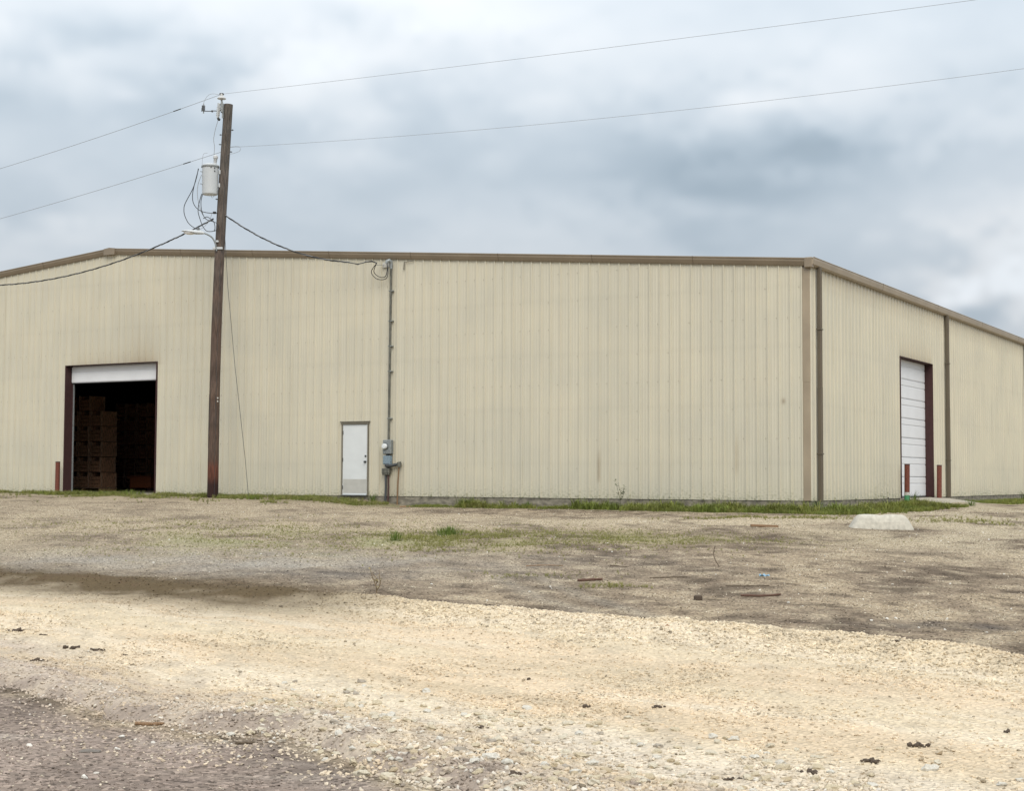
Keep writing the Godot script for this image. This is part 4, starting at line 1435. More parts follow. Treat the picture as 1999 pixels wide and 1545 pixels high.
func build_wires() -> void:
	var g := "bare lines strung along the power pole"
	wire("power_line", "upper bare line running from the pole top off to the right", "wire", span(Vector3(-8.99, 0, -46.1), ex, [13.40, -0.0372, 0.000409], 60.0), 0.0045, M.wire, g)
	wire("power_line", "lower bare line running from the pole off to the right", "wire", span(Vector3(-8.80, 0, -46.2), ex, [11.76, -0.0662, 0.00153], 43.0), 0.0042, M.wire, g)
	var left := Vector3(-0.77, 0, -0.637)
	wire("power_line", "upper bare line running from the pole top off to the left", "wire", span(Vector3(-8.97, 0, -46.1), left, [13.40, -0.079, 0.00147], 54.0), 0.0065, M.wire, g)
	wire("power_line", "lower bare line running from behind the transformer to the left", "wire", span(Vector3(-8.98, 0, -46.25), left, [11.635, -0.0755, 0.00103], 60.0), 0.0065, M.wire, g)
	for q in [["upper left", Vector3(-8.97, 0, -46.1), left, [13.40, -0.079, 0.00147], 2.0], ["lower left", Vector3(-8.98, 0, -46.25), left, [11.635, -0.0755, 0.00103], 1.5]]:
		var pts := []
		for i in 5:
			var u: float = q[4] + 0.09 * i
			pts.append(q[1] + q[2] * u + Vector3(0, q[3][0] + q[3][1] * u + q[3][2] * u * u, 0))
		wire("splice_sleeve", "dark splice sleeve crimped on the %s line" % q[0], "splice", pts, 0.016, M.dark_steel, "splice sleeves on the lines")
	wire("tie_wire", "short hooked tail of wire below the lower right line", "wire", curve_through([Vector3(-8.78, 11.755, -46.15), Vector3(-8.40, 11.735, -45.93), Vector3(-8.36, 11.60, -45.92), Vector3(-8.60, 11.535, -46.03), Vector3(-8.80, 11.54, -46.12)], 4), 0.005, M.wire)
	# twisted service cables: bearer with two insulated cores wound round it
	twisted("twisted black service cable sagging from the pole to the left", span(Vector3(-9.16, 0, -46.06), -ex, [9.52, -0.343, 0.0198], 17.2, 140))
	var pts := span(Vector3(-8.87, 0, -46.15), Vector3(0.9583, 0, 0.2857), [9.68, -0.70, 0.0735], 4.15, 60)
	for p in [[4.45, 7.965], [4.7, 8.03], [4.9, 8.04], [5.05, 7.98]]:
		pts.append(Vector3(-8.87, p[1], -46.15) + Vector3(0.9583, 0, 0.2857) * p[0])
	twisted("twisted black service cable sagging from the pole to the weatherhead", pts)
	# tails at the weatherhead
	var W := func(x: float, y: float, z: float) -> Vector3: return on_wall(-12.95 + x, y, z)
	var end := Vector3(-8.87, 7.98, -46.15) + Vector3(0.9583, 0, 0.2857) * 5.05
	wire("cable_tail", "upper loop of black cable hanging under the weatherhead", "cable", curve_through([end, W.call(-0.50, 6.70, 0.2), W.call(-0.30, 6.53, 0.2), W.call(-0.08, 6.53, 0.2), W.call(0.0, 6.75, 0.22), W.call(-0.02, 6.93, 0.22)]), 0.012, M.black, "cable tails at the weatherhead")
	wire("cable_tail", "lower loop of black cable hanging under the weatherhead", "cable", curve_through([end, W.call(-0.58, 6.70, 0.22), W.call(-0.42, 6.50, 0.22), W.call(-0.2, 6.44, 0.2), W.call(-0.02, 6.50, 0.2), W.call(0.01, 6.75, 0.2), W.call(-0.035, 6.93, 0.21)]), 0.012, M.black, "cable tails at the weatherhead")
	wire("cable_tail", "straight bare strand from the cable end to the white wall plate", "cable", [end, W.call(-0.45, 6.90, 0.2), W.call(-0.22, 6.90, 0.07)], 0.008, M.wire, "cable tails at the weatherhead")
	# black leads round the transformer
	var leads := [
		["outermost black lead bowing left from the transformer down to the lamp", 0.012, [[-0.54, 11.05], [-0.59, 10.77], [-0.70, 10.42], [-0.92, 9.98], [-0.96, 9.78], [-0.93, 9.59], [-0.82, 9.37], [-0.67, 9.24], [-0.55, 9.18]], 0.26],
		["black lead swinging from the transformer side into the pole clevis", 0.012, [[-0.54, 11.05], [-0.69, 10.42], [-0.71, 10.13], [-0.66, 9.94], [-0.54, 9.80], [-0.35, 9.71], [-0.09, 9.68], [-0.02, 9.72]], 0.22],
		["thin grey lead falling from the upper transformer lug past the can", 0.008, [[-0.45, 10.87], [-0.55, 10.58], [-0.57, 10.29], [-0.52, 9.96], [-0.41, 9.66], [-0.27, 9.49], [-0.10, 9.44]], 0.20],
		["black lead looping from the can bottom low beside the lamp arm", 0.012, [[-0.43, 10.27], [-0.51, 9.96], [-0.53, 9.72], [-0.46, 9.47], [-0.39, 9.29], [-0.28, 9.14], [-0.16, 9.11], [-0.03, 9.14], [-0.01, 9.27], [-0.06, 9.43], [-0.19, 9.53], [-0.27, 9.56], [-0.37, 9.51]], 0.24],
		["black lead from the can bottom curling across the pole face", 0.011, [[-0.40, 10.27], [-0.45, 10.05], [-0.43, 9.78], [-0.35, 9.57], [-0.25, 9.47], [-0.08, 9.42], [0.04, 9.37], [0.10, 9.29], [0.06, 9.19], [-0.03, 9.12]], 0.22],
		["thin wire from the clevis down to the lamp head", 0.006, [[-0.11, 9.66], [-0.19, 9.43], [-0.35, 9.25], [-0.49, 9.16]], 0.24],
		["thin lead from the fuse down to the transformer bushing", 0.008, [[0.02, 12.58], [-0.07, 12.25], [-0.11, 11.97], [-0.08, 11.77], [-0.09, 11.50]], 0.14],
		["thin arched jumper from the pole top to the arrester", 0.005, [[0.06, 13.38], [-0.04, 13.385], [-0.13, 13.40], [-0.25, 13.38], [-0.35, 13.29], [-0.42, 13.15], [-0.43, 13.08]], 0.14],
		["thin loop of wire rising over the transformer lid", 0.005, [[-0.47, 11.10], [-0.46, 11.40], [-0.42, 11.55], [-0.30, 11.58]], 0.05],
	]
	for q in leads:
		var line := []
		for p in q[2]:
			line.append(on_pole(p[0], p[1], q[3]))
		wire("jumper_cable", q[0], "cable", curve_through(line), q[1], M.black if q[1] > 0.009 else M.wire, "leads round the transformer")
	# thin drop wire slanting from the pole to the foot of the wall
	wire("drop_wire", "thin dark wire slanting down from the pole across the wall", "wire", [on_pole(0.22, 9.5, 0.0), on_pole(0.36, 7.5, 0.0), on_pole(0.62, 5.0, 0.0), on_pole(0.98, 2.1, 0.0), on_pole(1.09, 1.0, 0.0)], 0.008, M.dark_steel)


func twisted(label: String, pts: Array) -> void:
	var o := thing("service_cable", label, "cable", Vector3.ZERO, 0.0, "twisted service cables")
	var run := 0.0
	var lines := [[], [], []]
	for i in pts.size():
		var dir: Vector3 = (pts[mini(i + 1, pts.size() - 1)] - pts[maxi(i - 1, 0)]).normalized()
		var side := dir.cross(Vector3.UP).normalized()
		var up := side.cross(dir)
		if i > 0:
			run += pts[i].distance_to(pts[i - 1])
		for k in 3:
			var a := run * TAU / 0.62 + k * TAU / 3.0
			lines[k].append(pts[i] + (side * cos(a) + up * sin(a)) * 0.0155)
	for k in 3:
		var s := Shape.new()
		s.tube(lines[k], 0.0125 if k else 0.008, 6)
		obj("core" if k else "bearer", s, M.black if k else M.wire, o)


# ------------------------------------------------------------------ concrete block half sunk in the yard
func build_block() -> void:
	var at := Vector3(7.32, 0, -30.15)
	at.y = ground_y(at.x, at.z)
	var o := thing("concrete_block", "low whitish concrete block with sloping ends sunk in the dirt", "concrete block", at, -4.0)
	var s := Shape.new()
	var rings := [[-0.15, 0.66, 0.34], [0.0, 0.62, 0.31], [0.12, 0.55, 0.27], [0.19, 0.505, 0.235], [0.235, 0.465, 0.20], [0.258, 0.42, 0.155], [0.266, 0.32, 0.09], [0.266, 0.0, 0.0]]
	var pt := func(i: int, k: int) -> Vector3:
		var r: Array = rings[i]
		var a := TAU * k / 48.0
		var c := cos(a)
		var e := sin(a)
		var p := Vector3(signf(c) * pow(absf(c), 0.34) * r[1], r[0], signf(e) * pow(absf(e), 0.42) * r[2])
		p += Vector3(1, 0.7, 1) * 0.012 * n_fine.get_noise_3d(p.x * 2.0, p.y * 3.0, p.z * 2.0)
		p.y -= 0.022 * exp(-pow((p.x - 0.02) / 0.05, 2.0)) * smoothstep(0.15, 0.25, r[0])
		return p
	for i in rings.size() - 1:
		for k in 48:
			var a: Vector3 = pt.call(i, k)
			var b: Vector3 = pt.call(i, k + 1)
			var c: Vector3 = pt.call(i + 1, k + 1)
			var d: Vector3 = pt.call(i + 1, k)
			s.quad(a, b, c, d, (a + c) * Vector3(1, 0.2, 1) * 0.5 + Vector3(0, 0.05 + 0.3 * i, 0))
	obj("body", s, M.block, o)


# ------------------------------------------------------------------ things lying about
func stone_mesh(sd: int, flatness: float, fine := false) -> ArrayMesh:
	var r := RandomNumberGenerator.new()
	r.seed = sd
	var t := (1.0 + sqrt(5.0)) / 2.0
	var p := []
	for q in [[-1, t, 0], [1, t, 0], [-1, -t, 0], [1, -t, 0], [0, -1, t], [0, 1, t], [0, -1, -t], [0, 1, -t], [t, 0, -1], [t, 0, 1], [-t, 0, -1], [-t, 0, 1]]:
		p.append(Vector3(q[0], q[1], q[2]).normalized())
	var f := [[0, 11, 5], [0, 5, 1], [0, 1, 7], [0, 7, 10], [0, 10, 11], [1, 5, 9], [5, 11, 4], [11, 10, 2], [10, 7, 6], [7, 1, 8], [3, 9, 4], [3, 4, 2], [3, 2, 6], [3, 6, 8], [3, 8, 9], [4, 9, 5], [2, 4, 11], [6, 2, 10], [8, 6, 7], [9, 8, 1]]
	if fine:
		var g := []
		var mid := {}
		for e in f:
			var m := []
			for k in 3:
				var a: int = mini(e[k], e[(k + 1) % 3])
				var b: int = maxi(e[k], e[(k + 1) % 3])
				if not mid.has([a, b]):
					mid[[a, b]] = p.size()
					p.append(((p[a] + p[b]) * 0.5).normalized())
				m.append(mid[[a, b]])
			g.append_array([[e[0], m[0], m[2]], [e[1], m[1], m[0]], [e[2], m[2], m[1]], [m[0], m[1], m[2]]])
		f = g
	var nn := noise(sd, 0.9, 2)
	for i in p.size():
		var k: float = 0.5 * (1.0 + 0.55 * nn.get_noise_3dv(p[i] * 1.6) + r.randf_range(-0.12, 0.12))
		p[i] = p[i] * k * Vector3(1.0, flatness, 0.8)
	var s := Shape.new()
	for e in f:
		s.tri(p[e[0]], p[e[1]], p[e[2]], p[e[0]] + p[e[1]] + p[e[2]])
	return s.mesh()


func lying(x: float, d: float, lift := 0.0) -> Vector3:
	return Vector3(x, surface_y(x, -d) + lift, -d)


# a broken stick lying on the ground from a to b
func stick(called: String, label: String, category: String, x: float, d: float, length: float, turn: float, r: float, mat: Material, bend := 0.03, arch := 0.0) -> void:
	var pts := []
	var radii := []
	for i in 9:
		var t := i / 8.0 - 0.5
		var q := Vector2(t * length, bend * (1.0 - 4.0 * t * t) + 0.008 * sin(i * 2.3 + x)).rotated(turn)
		var p := lying(x + q.x, d + q.y, r * 0.7 + arch * (1.0 - 4.0 * t * t))
		pts.append(p)
		radii.append(r * (1.0 - 0.35 * absf(t + 0.2)) * (0.9 + 0.2 * sin(i * 4.1 + d)))
	var s := Shape.new()
	s.tube(pts, radii, 7)
	tag(obj(called, s, mat), label, category)


func clump(called: String, label: String, category: String, x: float, d: float, size: float, mat: Material, bits: int, sd: int, spread := 0.42) -> void:
	var o := thing(called, label, category, lying(x, d))
	var r := RandomNumberGenerator.new()
	r.seed = sd
	var s := Shape.new()
	for i in bits:
		var m := stone_mesh(sd * 31 + i, r.randf_range(0.4, 0.8))
		var a := m.surface_get_arrays(0)
		var q := Vector3(r.randfn(0, spread), 0, r.randfn(0, spread * 0.7)) * size
		var k := size * r.randf_range(0.22, 0.58) * (1.0 if i else 1.5)
		q.y = k * r.randf_range(0.1, 0.3)
		var b := Basis.from_euler(Vector3(r.randf() * 0.8, r.randf() * TAU, r.randf() * 0.8)).scaled(Vector3(k * 1.15, k * 1.05, k))
		var v: PackedVector3Array = a[Mesh.ARRAY_VERTEX]
		for j in range(0, v.size(), 3):
			var p0 := q + b * v[j]
			var p1 := q + b * v[j + 1]
			var p2 := q + b * v[j + 2]
			s.tri(p0, p1, p2, (p0 + p1 + p2) / 3.0 - q)
	obj("crumbs", s, mat, o)


func build_debris() -> void:
	stick("stick", "short thick red brown stick lying on the grey dirt", "stick", 0.94, 18.2, 0.30, 0.0, 0.022, M.stick_red, 0.02)
	stick("stick", "long red brown stick tapering to the right on the grey dirt", "stick", 2.70, 16.48, 0.44, 0.10, 0.016, M.stick_red, -0.05)
	var t0 := lying(2.76, 20.3)
	var sprig := Shape.new()
	sprig.tube(curve_through([t0 + Vector3(0.02, -0.01, 0), t0 + Vector3(-0.03, 0.07, -0.02), t0 + Vector3(-0.055, 0.15, -0.05), t0 + Vector3(-0.045, 0.23, -0.08), t0 + Vector3(-0.03, 0.27, -0.1)], 4), 0.006, 6)
	tag(obj("springy_twig", sprig, M.twig), "dark springy twig arching up from the dirt, right of centre", "twig")
	stick("twig", "long thin dark twig just below the blue scrap of film", "twig", 2.72, 17.55, 0.50, -0.10, 0.008, M.twig, -0.03)
	stick("twig", "thin dark twig with a knotted end left of the arching twig", "twig", 1.92, 18.6, 0.46, -0.03, 0.009, M.twig, 0.02)
	stick("twig", "thin bent twig lying farther back than the red brown stick", "twig", 1.45, 20.4, 0.26, -0.25, 0.009, M.twig, 0.02)
	stick("twig", "faint grey twig lying on the dirt near the thin grass", "twig", 0.45, 20.5, 0.50, 0.08, 0.008, M.stick_tan, 0.03)
	stick("stick", "pale tan stick on the dark dirt at the near left", "stick", -2.07, 8.80, 0.17, -0.12, 0.013, M.stick_tan, -0.02)
	stick("twig", "short dark twig beside the clods at the left", "twig", -2.92, 11.55, 0.09, -0.8, 0.004, M.twig, 0.0)
	stick("twig", "small dark grey branch piece on dirt, nearest left", "twig", -1.42, 8.25, 0.11, 0.3, 0.01, M.twig, 0.01)
	# board by the wall
	var o := thing("board", "weathered brown board end lying flat before the grass", "board", lying(5.02, 30.2, 0.02), -3.0)
	var s := Shape.new()
	s.box(Vector3.ZERO, Vector3(0.54, 0.045, 0.13), 0.006, Basis(Vector3.BACK, -0.03))
	obj("plank", s, M.stick_tan, o)
	# blue scrap
	s = Shape.new()
	for j in 4:
		for i in 6:
			var q := []
			for e in [[i, j], [i + 1, j], [i + 1, j + 1], [i, j + 1]]:
				var a := Vector2(e[0] / 6.0 - 0.5, e[1] / 4.0 - 0.5)
				q.append(Vector3(a.x * 0.125, 0.012 + 0.013 * sin(e[0] * 2.1 + e[1] * 1.3) + 0.009 * cos(e[1] * 3.0 + e[0]), a.y * 0.11 + 0.02 * sin(e[0] * 1.7)))
			s.quad(q[0], q[1], q[2], q[3], Vector3.UP)
	var film := obj("plastic_scrap", s, M.blue_film)
	film.position = lying(3.09, 18.6)
	tag(film, "crumpled scrap of blue plastic film on the grey dirt", "plastic scrap")
	# dark brick piece
	s = Shape.new()
	s.box(Vector3(0, 0.025, 0), Vector3(0.085, 0.06, 0.06), 0.012, Basis(Vector3.UP, 0.4))
	o = thing("brick_piece", "small dark squarish lump lying left of the long red brown stick", "brick piece", lying(1.98, 16.15))
	obj("lump", s, M.bark, o)
	# flat grey stone near left
	var f := obj("flat_stone", stone_mesh(77, 0.35, true), M.grey_stone)
	f.position = lying(-2.18, 7.95, 0.004)
	f.scale = Vector3(0.11, 0.07, 0.08)
	tag(f, "flat grey stone sunk in the dark dirt at near left", "stone")
	var c := [
		["orange brown rubble at the wall right of the electric meter", -3.05, 42.75, 0.12, 9],
		["dark crumbly clod at the left end of the pale road", -4.135, 12.68, 0.070, 5],
		["small round dark clod right of the leftmost clod", -3.80, 12.45, 0.040, 3],
		["largest dark clod with a stepped top on the pale road", -3.404, 11.79, 0.075, 6],
		["flattened dark clod trailing right of the largest clod", -3.17, 11.72, 0.06, 6],
		["long dark clod lowest in the group of clods", -3.446, 11.13, 0.055, 3],
		["small dark clod behind the trailing clod", -3.20, 11.36, 0.035, 3],
		["lone dark crumb on the pale road, left of centre", -2.02, 12.35, 0.03, 2],
		["dark clod where the road meets the painted shadow band at left", -2.25, 14.9, 0.04, 3],
		["small dark crumbs scattered on the road's smooth middle", 0.12, 10.35, 0.04, 3],
		["dark curled scrap on the coarse gravel near the far road edge", 1.15, 13.15, 0.05, 4],
		["orange brown stone on the coarse gravel near the far road edge", 1.32, 12.85, 0.045, 3],
		["dark clod on the road right of centre", 0.88, 9.2, 0.05, 5],
		["small dark clod pair left of the middle of the near road", 0.45, 9.25, 0.04, 4],
		["dark crumbs below the middle of the near road", -0.17, 8.5, 0.04, 4],
		["black crumbling clod near the bottom middle of the road", -0.13, 7.72, 0.05, 6],
		["brown clod at the road's bottom edge, middle", 0.02, 7.30, 0.05, 6],
		["heap of dark bark and leaf scraps at bottom right", 1.80, 7.62, 0.065, 7],
		["flattened dark litter farther right on the near road", 2.12, 7.95, 0.06, 6],
		["grey bark flakes left of the heap at bottom right", 1.43, 7.36, 0.055, 6],
		["dark flake at the right edge of the near road", 2.72, 8.42, 0.04, 3],
		["dark scraps on the white gravel at bottom middle right", 1.05, 7.28, 0.04, 5],
		["dark scraps caught along the road's far edge at right", 2.98, 11.75, 0.055, 8],
	]
	for i in c.size():
		var q = c[i]
		var orange: bool = q[0].begins_with("orange")
		var mat: Material = M.orange_rubble if orange else M.bark
		clump("rubble_piece" if orange else "dirt_clod", q[0], "rubble" if orange else "clod", q[1], q[2], q[3], mat, q[4] * 2 + 2, 500 + i)


# ------------------------------------------------------------------ loose stones
func build_stones() -> void:
	var tones := []
	for c in [Vector3(0.66, 0.60, 0.47), Vector3(0.60, 0.52, 0.37), Vector3(0.68, 0.65, 0.57), Vector3(0.52, 0.43, 0.29), Vector3(0.44, 0.39, 0.32)]:
		tones.append(worn(flat_mat(lin(c.x, c.y, c.z), 0.95), 60 + tones.size(), 0.05, 0.72, 1.0, Vector3(1.2, 1.2, 1.2), 128))
	var shapes := []
	for i in 8:
		shapes.append(stone_mesh(900 + i, 0.62, true))
	var road: Node3D = get_node("gravel_road")
	# the stones that show largest: nearest, each a piece of its own
	var n := 0
	while n < 300:
		var x := rng.randf_range(-1.6, 3.4)
		var d := rng.randf_range(6.9, 11.0)
		if absf(x) > d * 0.345 + 0.1:
			continue
		var w := road_across(x, d)
		if w < -0.02 or w > 0.34 or rng.randf() > 1.1 - 2.6 * w or rng.randf() > 12.0 / d - 0.6:
			continue
		var k := rng.randf_range(0.032, 0.060) * (1.3 if rng.randf() < 0.12 else 1.0)
		var o := obj("stone", shapes[rng.randi() % 8], tones[[0, 0, 0, 1, 1, 1, 2, 2, 0, 1, 3, 4][rng.randi() % 12]], road, lying(x, d, k * 0.10))
		o.basis = Basis.from_euler(Vector3(rng.randf_range(-0.5, 0.5), rng.randf() * TAU, rng.randf_range(-0.5, 0.5))).scaled(Vector3(k * 1.15, k * 0.9, k))
		n += 1
	scatter_road(road)
	scatter_yard()


func rocks(called: String, parent: Node, spots: Array, mesh: Mesh, mat: Material) -> MultiMeshInstance3D:
	var mm := MultiMesh.new()
	mm.transform_format = MultiMesh.TRANSFORM_3D
	mm.use_colors = true
	mm.mesh = mesh
	mm.instance_count = spots.size()
	for i in spots.size():
		mm.set_instance_transform(i, spots[i][0])
		mm.set_instance_color(i, spots[i][1])
	var o := MultiMeshInstance3D.new()
	o.name = called
	o.multimesh = mm
	o.material_override = mat
	o.set_meta("kind", "stuff")
	parent.add_child(o)
	return o


func rock_at(x: float, d: float, k: float) -> Transform3D:
	var b := Basis.from_euler(Vector3(rng.randf_range(-0.6, 0.6), rng.randf() * TAU, rng.randf_range(-0.6, 0.6))) * Basis.from_scale(Vector3(k * rng.randf_range(0.9, 1.4), k * rng.randf_range(0.7, 1.1), k * rng.randf_range(0.8, 1.1)))
	return Transform3D(b, lying(x, d, k * rng.randf_range(0.0, 0.2)))


func scatter_road(road: Node) -> void:
	var spots := []
	var tries := 0
	while tries < 260000 and spots.size() < 62000:
		tries += 1
		var d := 6.6 + 13.5 * pow(rng.randf(), 1.15)
		var x := rng.randf_range(-0.40, 0.40) * (d + 1.2)
		var w := road_across(x, d)
		if w < -0.12 or w > 1.09:
			continue
		var far := exp(-pow((w - 0.93) / 0.13, 2.0))
		var near := 0.75 * exp(-pow((w - 0.06) / 0.14, 2.0)) * (0.75 + 1.1 * n_mid.get_noise_2d(x * 1.1 + 70.0, d))
		var patch := smoothstep(0.0, 0.45, n_mid.get_noise_2d(x * 1.5 + 31.0, d * 1.2))
		if x < -2.0:
			far *= 0.35
		near *= lerpf(0.62, 1.0, smoothstep(-2.2, -0.6, x))
		var want := maxf(maxf(far, near), 0.09 + 0.5 * patch)
		want *= 1.0 - 0.85 * shadow_band(x, d)
		if w < 0.0 or w > 1.0:
			want *= 0.35 if w < 1.03 else 0.10
		if rng.randf() > want:
			continue
		var k := rng.randf_range(0.010, 0.026)
		if rng.randf() < far * 0.6 + near * 0.42:
			k = rng.randf_range(0.016, 0.042) * lerpf(0.7, 1.0, smoothstep(-2.2, -0.6, x))
		var c := road_colour(x, d, clampf(w, 0.1, 1.0)) * rng.randf_range(0.72, 1.14)
		if rng.randf() < 0.07:
			c *= rng.randf_range(0.45, 0.75)
		if rng.randf() < 0.16 * near:
			c = c.lerp(Vector3(0.66, 0.64, 0.58), 0.6)
		spots.append([rock_at(x, d, k), Color(minf(c.x, 0.72), minf(c.y, 0.70), minf(c.z, 0.66))])
	var m := flat_mat(Color.WHITE, 0.95)
	m.vertex_color_use_as_albedo = true
	m.metallic_specular = 0.2
	rocks("loose_stones", road, spots, stone_mesh(940, 0.7), m)


func scatter_yard() -> void:
	var spots := []
	var tries := 0
	while tries < 420000 and spots.size() < 90000:
		tries += 1
		var d := 6.4 + 36.0 * pow(rng.randf(), 1.25)
		var x := rng.randf_range(-0.40, 0.40) * (d + 1.5)
		var w := road_across(x, d)
		if w > 0.0 and w < 1.0:
			continue
		var l := local(x, -d)
		if (l.x < 0.05 and l.y < 0.05):
			continue
		var y := yard_colour(x, d)
		var pale := smoothstep(0.24, 0.42, y.x)
		var want := 0.22 + 0.8 * pale
		if rng.randf() > want:
			continue
		var k := rng.randf_range(0.007, 0.016) * (1.0 + d * 0.018)
		var c := y * rng.randf_range(0.7, 1.35)
		var roll := rng.randf()
		if roll < (0.10 + 0.45 * pale) * (1.0 - shadow_band(x, d)):
			c = Vector3(0.56, 0.50, 0.40) * rng.randf_range(0.75, 1.15)
		elif roll < 0.66 and roll > 0.6:
			c = y * rng.randf_range(0.45, 0.65)
			k *= 1.25
		elif roll > 0.9965:
			c = Vector3(0.62, 0.60, 0.55)
			k = rng.randf_range(0.02, 0.04)
		spots.append([rock_at(x, d, k), Color(minf(c.x, 0.72), minf(c.y, 0.70), minf(c.z, 0.66))])
	var m := flat_mat(Color.WHITE, 0.95)
	m.vertex_color_use_as_albedo = true
	m.metallic_specular = 0.2
	tag(rocks("gravel_chips", self, spots, stone_mesh(950, 0.6), m), "pale and dark gravel chips strewn over the dirt yard", "gravel")


# ------------------------------------------------------------------ grass and weeds
func tuft(sd: int, blades: int, high: float, wide: float, curl := 0.5) -> Shape:
	var r := RandomNumberGenerator.new()
	r.seed = sd
	var s := Shape.new()
	for i in blades:
		var a := r.randf() * TAU
		var out := Vector3(cos(a), 0, sin(a))
		var root := out * r.randf() * wide * 0.6
		var h := high * r.randf_range(0.45, 1.0)
		var lean := r.randf_range(0.15, curl)
		var half := Vector3(-out.z, 0, out.x) * r.randf_range(0.0035, 0.007)
		var p := [root, root + Vector3(0, h * 0.6, 0) + out * h * lean * 0.35, root + Vector3(0, h * (1.0 - 0.3 * lean), 0) + out * h * lean]
		var g := r.randf_range(0.75, 1.25)
		s.tint = Color(minf(g, 1.0), minf(g, 1.0), minf(g, 1.0) * r.randf_range(0.7, 1.0))
		s.quad(p[0] - half, p[0] + half, p[1] + half * 0.8, p[1] - half * 0.8, out + Vector3.UP)
		s.tri(p[1] - half * 0.8, p[1] + half * 0.8, p[2], out + Vector3.UP)
	return s


